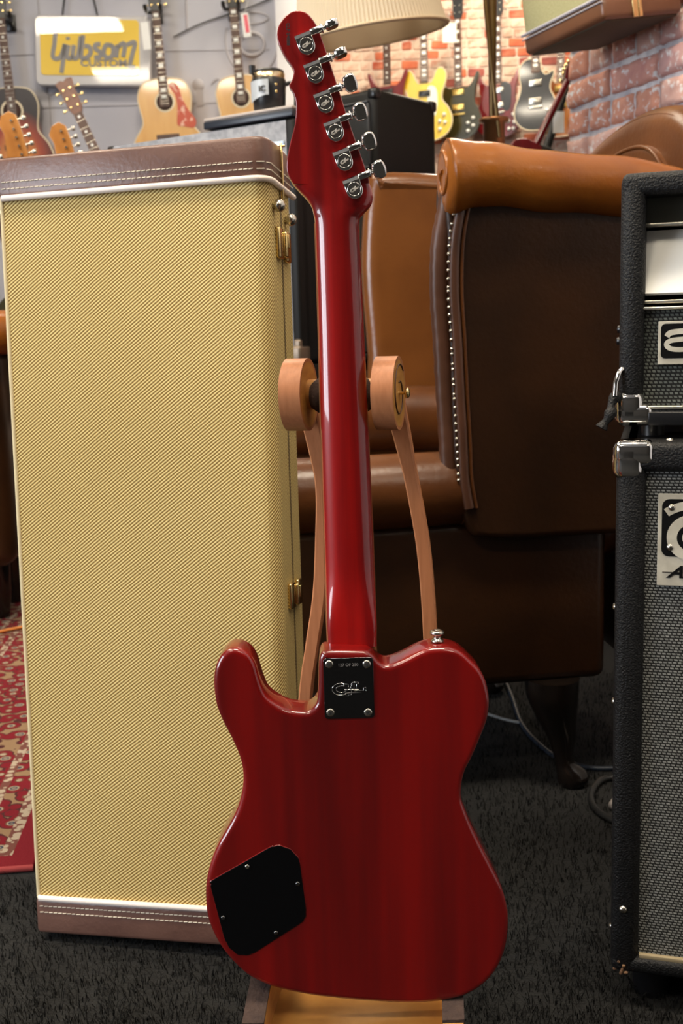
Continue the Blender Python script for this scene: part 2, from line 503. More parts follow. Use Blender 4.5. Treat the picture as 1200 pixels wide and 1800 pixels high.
# ================================================================== the red guitar (seen from behind)
def red_finish(name, a, b, grain=(26, 26, 1.4), rough=.35):
    m = mat(name, a, rough, coat=1.0, coat_rough=.035, col2=b, nscale=1.0, stretch=grain, contrast=(.38, .66), detail=6, spec=.3)
    return m
red_body = red_finish('cherry_body', (.100, .0003, .0004), (.195, .0012, .0006))
red_neck = red_finish('cherry_neck', (.155, .0008, .0012), (.33, .004, .003), (60, 60, 2.0))
maple_edge = mat('fretboard_edge', (.42, .20, .085), .4, col2=(.34, .15, .06), nscale=30, stretch=(1, 1, .1))
GT = thing('electric_guitar', 'large glossy cherry red solid body guitar seen from the back on a wooden stand', 'guitar', (0, 1.03, .1709), (-R(1.75), 0, 0))
mm = .001
top = [(27.0, 368.9), (29.8, 365.9), (33.1, 361.4), (38.1, 358.1), (45.0, 358.4), (58.2, 363.3), (71.5, 369.9), (82.4, 373.7), (93.2, 374.5), (103.4, 373.6), (113.1, 370.4), (120.9, 364.3), (127.1, 357.7), (133.9, 350.1), (140, 337.2), (143.2, 317.6), (140.7, 298), (133.5, 279), (124.6, 258.2), (117.3, 243.7), (114, 229.9), (113.4, 217.8), (115.7, 207.4), (124.3, 183.9), (134.5, 160.8), (145.6, 137), (153.7, 118.1), (159, 97.1), (160.4, 80.1), (158, 56.2), (152.5, 37.3), (143.4, 21.6), (131.3, 9.2), (116.3, .1), (98.3, -5.1), (80.3, -7.1), (60.5, -7.7), (35.4, -6.3), (8.6, -3.5), (-6.4, -1.7), (-43.8, 4), (-74.6, 11.4), (-95.2, 19.1), (-112.7, 29.9), (-126.9, 45), (-138.1, 61.2), (-146.2, 78.6), (-151.3, 97.6), (-152, 119.6), (-150, 137), (-144.4, 156.6), (-136, 174.9), (-127.1, 190), (-117, 208.1), (-110.3, 228), (-108, 247.4), (-110.4, 265.6), (-118.2, 286.9), (-124.5, 300.8), (-130.7, 317.7), (-132.9, 331.5), (-133.3, 346.9), (-131, 360.3), (-126.3, 370.6), (-120, 377.3), (-112.5, 380.2), (-104, 378.2), (-95.5, 371.4), (-90.5, 361), (-88.1, 350.3), (-84.6, 337.8), (-80, 328.4), (-70, 320.2), (-59.9, 314.8), (-44.5, 312.2), (-37.4, 313.7), (-32, 319), (-29.9, 326), (-28.4, 341.8), (-27.4, 362), (-25.6, 370), (-22, 374), (-10, 374.5), (10, 373.6), (21, 372.6)]
out = [(x * mm, z * mm) for x, z in smooth(top, 3)]
g = G(); g.prism(out, 0, .044, .0055, 'y', 5); body = g.build('body', red_body, GT)
# neck
nl = [(-18.6, 370), (-18.6, 378), (-18.9, 396), (-18.7, 440), (-18.5, 486.2), (-18.4, 560), (-18.2, 626.9), (-17.7, 682.4), (-17.5, 737.3), (-17.6, 777.7), (-17.7, 797), (-18.6, 804), (-20.2, 811), (-24.3, 818), (-31, 825.5), (-38.8, 834.7), (-42.8, 845)]
nr = [(32.4, 370), (32.6, 378), (33.0, 396), (32.6, 440), (32.0, 484.7), (30.6, 560), (29.1, 639.7), (27.9, 694.9), (26.9, 749.3), (26.0, 776.4), (26.2, 797), (30.5, 803.6), (37.5, 811), (40.0, 818), (39.3, 825.5), (36.3, 834.7), (33.0, 845)]
dbk = [27, 27, 27.5, 30, 30.2, 30.5, 31, 31.2, 31.4, 31.4, 31.2, 31.4, 31.8, 32.2, 32.6, 32.9, 33.05]
ex = [7, 7, 6, 2.3, 2.1, 2.1, 2.1, 2.1, 2.1, 2.1, 2.2, 2.5, 2.9, 3.4, 4.4, 6, 9]
rings = []
for (xl, sl), (xr, sr), db, e in zip(nl, nr, dbk, ex):
    r = []
    for j in range(37):
        t = PI * j / 36
        cx, sx_ = math.cos(t), math.sin(t)
        ux = math.copysign(abs(cx) ** (2 / e), cx); uy = sx_ ** (2 / e)
        x = (xl + xr) / 2 + (xr - xl) / 2 * ux
        r.append((x * mm, (47 - (47 - db) * uy) * mm, ((sl + sr) / 2 + (sr - sl) / 2 * ux) * mm))
    rings.append(r)
def refine(rings, k=4):
    cols = [smooth([Vector(r[j]) for r in rings], k, False) for j in range(len(rings[0]))]
    return [[c[i] for c in cols] for i in range(len(cols[0]))]
g = G(); g.loft(refine(rings), True); g.build('neck', red_neck, GT)
g = G()
fb_l = [(x - .9, s) for x, s in nl[:11]]; fb_r = [(x + .2, s) for x, s in nr[:11]]
fb_l = [(-18.6, 318)] + fb_l; fb_r = [(32.4, 318)] + fb_r
g.prism([(x * mm, s * mm) for x, s in fb_l + fb_r[::-1]], .0468, .053, 0, 'y'); g.build('fretboard', maple_edge, GT)
# headstock
hs = [(0, 829.5), (-20, 830.5), (-35, 832.2), (-38.6, 835.2), (-42.7, 843.2), (-43.2, 851.3), (-41.6, 860.8), (-38.3, 873.5), (-34.1, 887.2), (-32.4, 899.9), (-32.1, 908.3), (-33.2, 914.5), (-35.4, 920.2), (-37.9, 923.6), (-37.5, 926.0), (-35.2, 929.4), (-33.9, 932.8), (-33.2, 937.2), (-34.7, 941.9), (-37.3, 946.2), (-41.4, 952.1), (-45, 959.2), (-47.5, 965.8), (-47.8, 971.5), (-46.5, 978.2), (-43.3, 983.8), (-39, 988.3), (-32.9, 991.7), (-26.7, 992.6), (-20.5, 991.2), (-15.6, 987.4), (-12, 982.4), (-9, 976.6), (-3.5, 961.4), (5, 934.5), (13, 908), (19.8, 885.6), (25.4, 869), (32, 849.1), (36.6, 833.4), (30, 831)]
g = G(); g.prism([(x * mm, z * mm) for x, z in smooth(hs, 3)], .033, .0475, .0013, 'y', 4); g.build('headstock', red_neck, GT)
text('serial_stamp', 'CLF 04088', .0046, dark_line, GT, (-.0385, .03285, .9815), (R(90), R(91), 0), .00005, .0001, 1.0, 'LEFT')
# maker's mark, drawn as line work
def gl_logo(name, W, m, parent, loc, rot_y, r):
    """outlined lettering: a G with a long bar, an L above it and a small clef; W = width"""
    g = G(); k = W / 188.0
    def L(pts, cl=False, sm=0):
        P = [((x - 94) * k, 0, (40 - y) * k) for x, y in pts]
        if sm: P = smooth(P, sm, cl)
        if cl: P = list(P) + [P[0], P[1]]
        g.tube(P, r, 5, True)
    arc = lambda cx, cy, rx, ry, a0, a1, n=14: [(cx + rx * math.cos(R(a0 + (a1 - a0) * i / n)), cy - ry * math.sin(R(a0 + (a1 - a0) * i / n))) for i in range(n + 1)]
    L(arc(48, 40, 48, 34, 62, 330)); L(arc(52, 40, 30, 19, 62, 330))
    L([(66, 24), (66, 12), (90, 12), (90, 28)]); L([(70, 10), (70, 24)])
    L([(68, 44), (150, 44)]); L([(70, 62), (188, 62), (188, 34), (174, 34), (174, 50), (120, 50)])
    L([(76, 62), (76, 78), (92, 78), (92, 62)])
    L([(112, 12), (112, 2), (146, 2), (146, 12), (136, 12), (136, 44)]); L([(122, 12), (122, 44)])
    L([(98, 70), (104, 74), (108, 66), (104, 30), (108, 8), (112, 16), (100, 34), (100, 44), (110, 46), (112, 36), (104, 34)], False, 2)
    o = g.build(name, m, parent); o.location = loc; o.rotation_euler = (0, rot_y, 0)
    return o
# tuning machines
TA = R(19)
tun = [(-19.7, 958.8), (-12.2, 932.5), (-3.5, 905.1), (5.3, 878.6), (13.2, 851.1), (22.0, 824.5)]
BTN = [88, 84, 25, 22, 20, 24]
engr = mat('engraved_line', (.62, .58, .52), .45, .6)
for i, (tx, ts) in enumerate(tun):
    t = thing('tuning_machine', 'x', 'x', (tx * mm, .033, ts * mm), (0, -TA, 0)); del t['label']; del t['category']; t.parent = GT
    g = G()
    prof = [(-8.2, 8.4), (-8.2, 0)] + [(-.2 - 8.0 * math.cos(PI * q / 12), -.6 - 8.2 * math.sin(PI * q / 12)) for q in range(13)] + [(7.8, 0), (7.8, 8.4)]
    g.prism([(a * mm, b * mm) for a, b in prof], -.0078, 0, .0009, 'y', 3, False)
    top_ = [(-8.2, 7.6), (7.8, 7.6), (8.2, 12.4), (-8.0, 12.4)]
    # bevelled worm housing
    sec = [(0, 7.4), (-8.0, 7.4), (-8.0, 8.2), (-6.6, 11.4), (-4.6, 12.6), (0, 12.6)]
    g.loft([[(u * mm, d * mm, v * mm) for d, v in sec] for u in (-8.3, 7.9)], True, False)
    g.build('gear_housing', chrome, t)
    g = G(); ringp = [(-.2 * mm + .0064 * math.cos(a), -.0079, .0005 + .0064 * math.sin(a)) for a in [2 * PI * q / 24 for q in range(26)]]
    g.tube(ringp, .0004, 6); g.build('gear_cap_ring', chrome, t)
    gl_logo('maker_mark', .0086, engr, t, (0, -.0080, .0005), -R(12), .00022)
    g = G()
    g.lathe([(.0034, .0076), (.0036, .009), (.0034, .018), (.0031, .0185)], (0, -.0048, .0098), (1, 0, 0), 18)
    g.lathe([(.0020, .018), (.0044, .0183), (.0044, .0196), (.0024, .0203), (.0020, .023)], (0, -.0048, .0098), (1, 0, 0), 18)
    g.build('tuner_shaft', chrome, t)
    b = thing('tuner_button', 'x', 'x', (.0225, -.0048, .0098), (R(BTN[i]), 0, 0)); del b['label']; del b['category']
    g = G()
    po = [(0, -4.5), (1.5, -7.2), (6, -8.6), (10.5, -8.2), (12.6, -5.0), (13.2, 0), (12.6, 5.0), (10.5, 8.2), (6, 8.6), (1.5, 7.2), (0, 4.5)]
    if BTN[i] > 60: po = [(x, y * .8) for x, y in po]
    g.prism([(x * mm, y * mm) for x, y in po], -.0034, .0034, .0022, 'y', 3)
    bb = g.build('tuner_button', chrome, t); bb.location = b.location; bb.rotation_euler = b.rotation_euler
    bpy.data.objects.remove(b)
# neck plate
g = G(); pl = rrect(-.0229, .0271, .3049, .3675, .0035, 4)
g.prism(pl, -.0016, .0004, .0006, 'y', 3, False); plate = g.build('neck_plate', chrome, GT)
dkchrome = mat('dark_mirror_plate', (.10, .10, .105), .07, 1.0); plate.data.materials[0] = dkchrome
def screw(x, z, d, r, parent, m=nickel, cross=True):
    g = G(); g.lathe([(r, d), (r, d - .0004), (r * .8, d - .0011), (r * .35, d - .0014), (.0001, d - .0013)], (x, 0, z), (0, 1, 0), 14)
    s_ = g.build('screw', m, parent)
    if cross:
        g = G(); dd = d - .0016
        g.box((x, dd, z), (r * 1.1, .0003, r * .28), rot=(0, .5, 0)); g.box((x, dd, z), (r * .28, .0003, r * 1.1), rot=(0, .5, 0)); g.build('screw_slot', dark_line, s_)
for x, z in ((-16.9, 361.6), (20.6, 360.6), (-17.2, 311.6), (20.6, 310.6)): screw(x * mm, z * mm, -.0016, .0042, GT)
text('number_stamp', '127 OF 250', .0042, mat('stamp_ink', (.25, .235, .22), .5), GT, (.002, -.00175, .3590), (R(90), 0, 0), .00005, 0, 1.0)
gl_logo('maker_mark', .034, chrome, GT, (.0022, -.0017, .3355), 0, .00032)
# control cavity cover
cv = [(-144.4, 136.4), (-84.5, 169.9), (-74.3, 172.3), (-62.8, 167.7), (-54.9, 158.2), (-53.2, 150.5), (-48.9, 103.8), (-49.2, 94.4), (-53.9, 87.7), (-102.2, 56.9), (-111.2, 53.2), (-121.5, 54.3), (-130, 62.5), (-134.6, 73.6), (-145.8, 128.6)]
def dens(p, k):
    o = []
    for i in range(len(p)):
        a, b = Vector(p[i]), Vector(p[(i + 1) % len(p)])
        for j in range(k): o.append(tuple(a.lerp(b, j / k)))
    return o
cvp = [(x * mm, z * mm) for x, z in smooth(dens(cv, 2), 5)]
g = G(); g.prism(cvp, -.0009, .001, .0004, 'y', 2, False); g.build('control_cover', mat('cover_black', (.002, .002, .0024), .42, spec=.15), GT)
g = G(); g.tube([(x, -.0001, z) for x, z in cvp + cvp[:2]], .0006, 5, False); g.build('cover_rim', red_body, GT)
for x, z in ((-107.4, 150.6), (-56.4, 130.4), (-134.6, 95.6), (-80.8, 77.4)): screw(x * mm, z * mm, -.0009, .0024, GT, nickel if x == -107.4 else mat('dark_screw', (.12, .12, .12), .3, 1.0), False)
g = G(); g.lathe([(.0040, -.0005), (.0068, 0), (.0062, .0018), (.0038, .0034), (.0040, .0062), (.0072, .0078), (.0074, .0100), (.0060, .0115), (.0034, .0118), (.0028, .0108), (.0001, .0106)], (.0934, .022, .3755), (0, 0, 1), 22); g.build('strap_button', nickel, GT)

# ================================================================== guitar stand
wood_r = mat('stand_beech_face', (.44, .175, .075), .42, col2=(.38, .145, .06), nscale=6, stretch=(40, 40, 3), spec=.35)
wood_y = mat('stand_beech_side', (.52, .25, .06), .38, col2=(.43, .19, .042), nscale=6, stretch=(6, 6, 30), spec=.4)
felt = mat('brown_felt', (.055, .032, .024), .95, col2=(.035, .02, .016), nscale=90, bump=.6, bscale=300)
ST = thing('guitar_stand', 'bentwood guitar stand with scrolled tops and brown padded feet holding the red guitar', 'stand', (0, 1.12, 0))
AX = Vector((1, -.24, 0)).normalized(); PX = Vector((.24, 1, 0)).normalized()
def sp(a, b, z): return AX * a + PX * b + Vector((0, 0, z))
for side in (0, 1):
    a0 = -.042 if side == 0 else .053
    # spiral from the centre outwards (clockwise seen from the right), leaving backwards and down as the arm
    spi = []
    for i in range(45):
        th = -R(560) * (1 - i / 44.0)
        rad = .0075 + .027 * (i / 44.0)
        ang = R(-20) - th
        spi.append(sp(a0, math.cos(ang) * rad, .796 + math.sin(ang) * rad))
    lo = [(.042, .74), (.050, .69), (.052, .63), (.050, .57), (.048, .51), (.048, .45), (.055, .30), (.075, .15), (.10, .006)]
    dx = [.0055, .0095, .0065, .002, -.008, -.018, -.035, -.05, -.055] if side == 0 else [.0075, .0155, .0245, .0295, .032, .034, .04, .045, .05]
    arm = [sp(a0 + d, b, z) for d, (b, z) in zip(dx, lo)]
    arm = smooth([spi[-1]] + arm, 6, False)
    g = G(); W = .0225
    g.tube([sp(a0, 0, .796) - AX * (W * .5), sp(a0, 0, .796) + AX * (W * .5)], [.0375, .0375], 48, False); g.tube([sp(a0, 0, .796) + AX * (W * .5), sp(a0, 0, .796) + AX * (W * .495)], [.0375, .034], 48, False); g.tube([sp(a0, 0, .796) - AX * (W * .5), sp(a0, 0, .796) - AX * (W * .495)], [.0375, .034], 48, False)
    g.build('scroll', wood_r, ST)
    g = G(); g.cyl(sp(a0 - W * .49, 0, .796), sp(a0 + W * .49, 0, .796), .0345, None, 40); g.build('scroll_core', wood_y, ST)
    g = G(); nA = len(arm)
    g.ribbon(arm, AX, [W - .0075 * min(1, i / 10) for i in range(nA)], .0095)
    g.build('arm', wood_r, ST)
    s_ = -1 if side == 0 else 1
    g = G(); g.lathe([(.0016, 0), (.0016, .006), (.005, .0065), (.0054, .009), (.0035, .0105), (.0001, .011)], sp(a0 + s_ * W * .5, 0, .796), AX * s_, 14); g.build('brass_cap', gold, ST)
    # dark groove of the spiral on the outer face
    if side == 0: continue
    g = G(); g.tube([p + AX * (W * .5 + .0004) for p in spi[6:40]], .0007, 5); g.build('scroll_groove', mat('groove_dark', (.08, .03, .012), .6), ST)
g = G(); g.cyl(sp(-.040, 0, .796), sp(.050, 0, .796), .0155, None, 20); g.build('yoke_rod', wood_y, ST)
for a in (-.0185, .030):
    g = G(); g.lathe([(.0001, -.009), (.013, -.008), (.0185, 0), (.013, .008), (.0001, .009)], sp(a, -.004, .795), AX, 16); g.build('rod_pad', felt, ST)
# foot rails under the guitar
for side in (0, 1):
    x0, x1 = ((-.092, -.1085) if side == 0 else (.109, .0985))
    y0, y1 = .0, -.118          # relative to stand origin (y = 1.12)
    g = G(); W = .0215
    up_ = [(.012, .160), (-.02, .176), (-.046, .183), (-.075, .172), (-.095, .163), (-.108, .156)] if side == 0 else [(.0, .1485), (-.02, .1585), (-.05, .1635), (-.1, .1615), (-.114, .157)]
    prof = [(.035, 0), (.035, .12)] + up_ + [(-.122, .140), (-.118, .10), (-.116, 0), (-.095, 0), (-.094, .09), (-.09, .125), (-.05, .132), (0, .118), (.012, .10), (.012, 0)]
    g.M = Matrix(((1, (x0 - x1) / .118 * 1.0, 0, x0), (0, 1, 0, 0), (0, 0, 1, 0), (0, 0, 0, 1)))
    g.prism([(y, z) for y, z in prof], -W / 2, W / 2, .0012, 'x', 2)
    g.build('foot_rail', wood_r if 0 else wood_y, ST)
    g = G(); g.M = Matrix(((1, (x0 - x1) / .118, 0, x0), (0, 1, 0, 0), (0, 0, 1, 0), (0, 0, 0, 1)))
    up_ = [(a, b + .0003) for a, b in up_]
    g.prism([(y, z) for y, z in up_] + [(y, z + .0035) for y, z in up_[::-1]], -W / 2 - .0005, W / 2 + .0005, 0, 'x')
    g.build('foot_pad', felt, ST)
    g = G(); g.M = Matrix(((1, (x0 - x1) / .118, 0, x0), (0, 1, 0, 0), (0, 0, 1, 0), (0, 0, 0, 1)))
    g.box((0, -.1215, .10), (W - .001, .008, .10), .002); g.build('foot_face', wood_r, ST)
g = G(); g.box((.003, -.055, .128), (.19, .095, .014), .003, 2, (0, 0, -.1)); g.build('cross_panel', wood_y, ST)
g = G(); g.cyl((-.095, .085, .12), (.105, .085, .12), .008); g.build('stretcher', wood_y, ST)

# ================================================================== tweed guitar case
def tweed(name, c1, c2, ang, per):
    m = bpy.data.materials.new(name); m.use_nodes = True
    nt = m.node_tree; b = nt.nodes['Principled BSDF']; b.inputs['Roughness'].default_value = .75; b.inputs['Specular IOR Level'].default_value = .25
    tc = nt.nodes.new('ShaderNodeTexCoord'); wv = nt.nodes.new('ShaderNodeTexWave'); wv.wave_type = 'BANDS'; wv.bands_direction = 'Z'
    wv.inputs['Scale'].default_value = 2 * PI / per / 20.0; wv.inputs['Distortion'].default_value = 0
    dt = nt.nodes.new('ShaderNodeVectorMath'); dt.operation = 'DOT_PRODUCT'; dt.inputs[1].default_value = ang
    cbz = nt.nodes.new('ShaderNodeCombineXYZ')
    nt.links.new(tc.outputs['Object'], dt.inputs[0]); nt.links.new(dt.outputs['Value'], cbz.inputs[2]); nt.links.new(cbz.outputs[0], wv.inputs[0])
    cr = nt.nodes.new('ShaderNodeValToRGB'); cr.color_ramp.elements[0].position = .30; cr.color_ramp.elements[1].position = .72
    cr.color_ramp.elements[0].color = (*c1, 1); cr.color_ramp.elements[1].color = (*c2, 1)
    nt.links.new(wv.outputs['Fac'], cr.inputs[0])
    n = nt.nodes.new('ShaderNodeTexNoise'); n.inputs['Scale'].default_value = 2.2; n.inputs['Detail'].default_value = 3
    nt.links.new(tc.outputs['Object'], n.inputs['Vector'])
    hs_ = nt.nodes.new('ShaderNodeMix'); hs_.data_type = 'RGBA'; hs_.blend_type = 'MULTIPLY'
    hs_.inputs[0].default_value = .35
    c3 = nt.nodes.new('ShaderNodeValToRGB'); c3.color_ramp.elements[0].color = (.72, .66, .5, 1); c3.color_ramp.elements[1].color = (1, 1, 1, 1); c3.color_ramp.elements[0].position = .3; c3.color_ramp.elements[1].position = .6
    nt.links.new(n.outputs['Fac'], c3.inputs[0])
    nt.links.new(cr.outputs[0], hs_.inputs[6]); nt.links.new(c3.outputs[0], hs_.inputs[7])
    nt.links.new(hs_.outputs[2], b.inputs['Base Color'])
    bp = nt.nodes.new('ShaderNodeBump'); bp.inputs['Strength'].default_value = .35; bp.inputs['Distance'].default_value = .001
    nt.links.new(wv.outputs['Fac'], bp.inputs['Height']); nt.links.new(bp.outputs[0], b.inputs['Normal'])
    return m
tw = tweed('yellow_tweed', (.22, .125, .024), (.80, .64, .28), (-.60, -.62, .80), .0038)
leatherette = mat('brown_leatherette', (.145, .072, .052), .38, col2=(.105, .05, .037), nscale=14, bump=.25, bscale=160, spec=.45)
piping_m = mat('white_piping', (.78, .68, .60), .45)
thread = mat('cream_thread', (.72, .66, .54), .8)
KW, KD, KH = .38, .13, 1.10
KC = thing('guitar_case', 'tall upright yellow tweed guitar case with brown leatherette ends', 'case', (-.456, 1.45, .0122), (-R(5), -R(1.1), -R(12)))
def kshell(d0, d1, z0, z1, r, grow=0.0, open_=0):
    """rounded plan outline, extruded in z"""
    x0, x1 = -grow, KW + grow
    k = 5; o = []
    o += [(x0 + .004, d0), ]
    for i in range(k + 1):
        a = R(-90 + 90 * i / k); o.append((x1 - r + r * math.cos(a), d0 + r + r * math.sin(a)))
    o += [(x1, d1), (x0, d1)]
    o += [(x0, d0 + .004)]
    return o
g = G(); g.prism(kshell(0, .066, 0, 0, .02), .05, 1.048, 0, 'z'); 
for i, f in enumerate(g.sm): g.sm[i] = False
kl = g.build('case_lid', tw, KC)
g = G(); o_ = kshell(0, .062, 0, 0, .02); g.prism([(x, .130 - y) for x, y in o_][::-1], .05, 1.048, 0, 'z'); g.build('case_base', tw, KC)
g = G(); g.box((KW - .0005, .066, .55), (.003, .004, .99)); g.box((0, .066, .55), (.003, .004, .99)); g.build('lid_seam', mat('seam_brown', (.12, .08, .03), .7), KC)
for (z0, z1) in ((0.0, .052), (1.046, 1.10)):
    g = G(); g.prism(kshell(-.003, .067, 0, 0, .022, .003), z0, z1, .006, 'z', 3)
    for i in range(len(g.v)):
        pass
    e = g.build('end_cap', leatherette, KC)
    g = G(); g.prism([(x, .130 - y) for x, y in kshell(-.003, .061, 0, 0, .022, .003)][::-1], z0, z1, .006, 'z', 3); g.build('end_cap', leatherette, KC)
    zp = z1 + .001 if z0 == 0 else z0 - .001
    dz = -1 if z0 == 0 else 1
    path = [(-.003, .06, zp), (-.003, .01, zp), (.004, -.003, zp)] + [(KW + .003 - .022 + .022 * math.cos(R(-90 + 18 * i)), -.003 + .022 + .022 * math.sin(R(-90 + 18 * i)), zp) for i in range(6)] + [(KW + .003, .13, zp)]
    g = G(); g.tube(path, .0042, 8); g.build('piping', piping_m, KC)
    # two stitch rows
    dense = []
    for a, b in zip(path[:-1], path[1:]):
        L = (Vector(b) - Vector(a)).length; nn = max(1, int(L / .0035))
        for j in range(nn): dense.append(Vector(a).lerp(Vector(b), j / nn))
    for q in (.012, .021):
        g = G(); acc = 0
        i = 0
        while i < len(dense) - 2:
            p0, p1 = dense[i], dense[i + 1]
            nrm = Vector((p1.y - p0.y, -(p1.x - p0.x), 0)); nrm = nrm.normalized() if nrm.length > 0 else Vector((0, -1, 0))
            e0 = p0 + nrm * .0006; e1 = p0.lerp(p1, 1.55) + nrm * .0006
            e0.z += dz * q; e1.z += dz * q + .0004
            g.tube([e0, e1], .0007, 4)
            i += 2
        g.build('stitching', thread, KC, 'stuff')
# pale worn edge along the left front corner
g = G(); g.cyl((.0012, .0012, .052), (.0012, .0012, 1.046), .0032, None, 8); g.build('corner_edge', mat('pale_tweed_edge', (.66, .55, .33), .8), KC)
# gold valance between the two halves at the top
g = G(); g.box((KW + .0045, .064, 1.062), (.004, .004, .085), .001); g.box((KW - .1, .064, 1.1005), (.22, .004, .003), .001); g.build('valance', gold, KC)
def latch(zc, h, dom):
    g = G(); g.box((KW + .003, .046, zc), (.007, .022, h), .0025); g.box((KW + .003, .085, zc), (.007, .020, h), .0025); g.box((KW + .006, .066, zc), (.008, .016, h * .82), .002)
    lt = g.build('latch', gold, KC)
    g = G(); g.box((KW + .0105, .066, zc + h * .1), (.003, .010, h * .45), .001); g.build('latch_lever', gold, lt)
latch(.968, .042, 1); latch(.487, .036, 1)
for yy, zz, r in ((.028, 1.014, .0085), (.088, 1.006, .0085)):
    g = G(); g.lathe([(r * .55, 0), (r * .6, .003), (r, .006), (r * .98, .011), (r * .6, .0155), (.0001, .017)], (KW, yy, zz), (1, 0, 0), 16); g.build('bumper_foot', nickel, KC)
g = G(); g.lathe([(.005, 0), (.005, .003), (.002, .005), (.0001, .005)], (KW, .08, .80), (1, 0, 0), 12); g.build('handle_stud', gold, KC)

# ================================================================== leather wing chair
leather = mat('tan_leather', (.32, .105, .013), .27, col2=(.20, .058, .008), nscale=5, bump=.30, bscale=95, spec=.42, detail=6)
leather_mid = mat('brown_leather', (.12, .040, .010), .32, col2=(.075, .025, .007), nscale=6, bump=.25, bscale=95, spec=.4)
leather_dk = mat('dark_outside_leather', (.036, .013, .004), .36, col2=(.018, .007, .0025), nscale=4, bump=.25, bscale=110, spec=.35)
leather_fc = mat('facing_leather', (.09, .036, .020), .38, col2=(.06, .024, .013), nscale=9, spec=.5)
wood_dk = mat('dark_mahogany', (.005, .0035, .003), .18, col2=(.009, .006, .0045), nscale=30)
def add_studs(parent, pts, r=.0036):
    g = G()
    for p, nrm in pts:
        g.lathe([(r, 0), (r * .8, r * .5), (r * .35, r * .8), (.0001, r * .85)], p, nrm, 8)
    return g
CH = thing('wing_armchair', 'brown leather wing armchair with rolled top and stud edging, between guitar and black amplifier', 'armchair', (.2, 1.85, 0), (0, 0, R(8)))
# near wing: outside panel
def slab(g, prof_xz, y0, y1, rnd): g.prism(prof_xz, y0, y1, rnd, 'y', 4)
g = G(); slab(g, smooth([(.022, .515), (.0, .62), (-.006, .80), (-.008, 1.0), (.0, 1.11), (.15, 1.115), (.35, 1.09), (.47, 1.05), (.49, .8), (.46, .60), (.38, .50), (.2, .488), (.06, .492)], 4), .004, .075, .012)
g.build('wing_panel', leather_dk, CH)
# rolled top of the near wing
pth = smooth([(-.004, .012, 1.106), (.03, .008, 1.109), (.08, .008, 1.108), (.15, .010, 1.098), (.24, .012, 1.092), (.33, .016, 1.083), (.40, .03, 1.068), (.47, .07, 1.045)], 5, False)
rr_ = [.050 + .012 * math.exp(-((i / len(pth)) / .16) ** 2) + .004 * math.sin(i * .9) * .3 for i in range(len(pth))]
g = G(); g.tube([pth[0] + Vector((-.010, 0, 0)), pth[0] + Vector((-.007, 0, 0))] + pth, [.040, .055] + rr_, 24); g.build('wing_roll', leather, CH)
# front scroll facing: spiral welt, facing strip, gathered inner roll, studs
g = G(); g.tube([Vector((-.014, .012 + math.cos(a) * (.05 - a * .0052), 1.106 + math.sin(a) * (.05 - a * .0052))) for a in [PI / 2 + i * .25 for i in range(26)]], .004, 6); g.build('scroll_welt', leather, CH)
xs = [(.008, 1.06), (-.003, 1.0), (-.006, .92), (-.002, .84), (.002, .74), (.006, .66), (.008, .60), (.016, .55)]
fp = smooth([(x + .006, -.001, z) for x, z in xs], 5, False)
g = G(); g.tube(fp, .0088, 10, True, (1, .8)); g.build('facing_strip', leather_fc, CH)
g = G(); g.tube([p + Vector((.013, 0, 0)) for p in fp], .0032, 8); g.build('welt', leather_mid, CH)
ip = smooth([(x - .012, .028, z) for x, z in [(.012, 1.10)] + xs[:-1]], 6, False)
g = G(); g.tube(ip, [.0145 + .0008 * math.sin(i * 2.6) + .003 * min(1, i / 12) for i in range(len(ip))], 14); g.build('gathered_edge', leather_fc, CH)
st = []
sm_ = smooth([(x - .0045, -.002, z) for x, z in xs[:-1]], 12, False)
L = 0; last = sm_[0]; nxt = 0
for p in sm_:
    L += (p - last).length; last = p
    if L >= nxt:
        st.append(p.copy()); nxt += .0128
sm0 = add_studs(None, [((0, 0, 0), (-.35, -1, 0))], .0034).build('stud', nickel, CH)
sm0.location = st[0]
for p in st[1:]:
    o = sm0.copy(); C.objects.link(o); o.location = p
# far wing, facing us
g = G(); pr = smooth([(-.03, .58), (-.036, .8), (-.046, 1.0), (-.03, 1.17), (.0, 1.205), (.15, 1.20), (.3, 1.19), (.45, 1.15), (.47, .9), (.46, .6), (.2, .56)], 4)
g.prism(pr, .63, .70, .03, 'y', 5); g.build('far_wing', mat('far_wing_leather', (.15, .052, .012), .26, col2=(.085, .028, .007), nscale=4, bump=.2, bscale=95), CH)
# far arm, seat, near arm
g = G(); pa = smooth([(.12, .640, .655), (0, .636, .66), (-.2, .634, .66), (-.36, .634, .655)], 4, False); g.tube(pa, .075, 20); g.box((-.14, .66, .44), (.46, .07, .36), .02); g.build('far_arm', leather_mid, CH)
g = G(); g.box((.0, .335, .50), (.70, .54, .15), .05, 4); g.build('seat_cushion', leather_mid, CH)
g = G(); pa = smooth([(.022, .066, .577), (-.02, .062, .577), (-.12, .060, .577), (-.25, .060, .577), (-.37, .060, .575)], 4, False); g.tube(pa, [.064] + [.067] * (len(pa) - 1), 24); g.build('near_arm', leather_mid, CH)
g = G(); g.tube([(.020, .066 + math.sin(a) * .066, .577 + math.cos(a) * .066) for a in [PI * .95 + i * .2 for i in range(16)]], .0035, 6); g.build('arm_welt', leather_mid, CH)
g = G(); g.box((-.03, .335, .365), (.64, .60, .31), .02, 3); g.build('seat_base', leather_dk, CH)
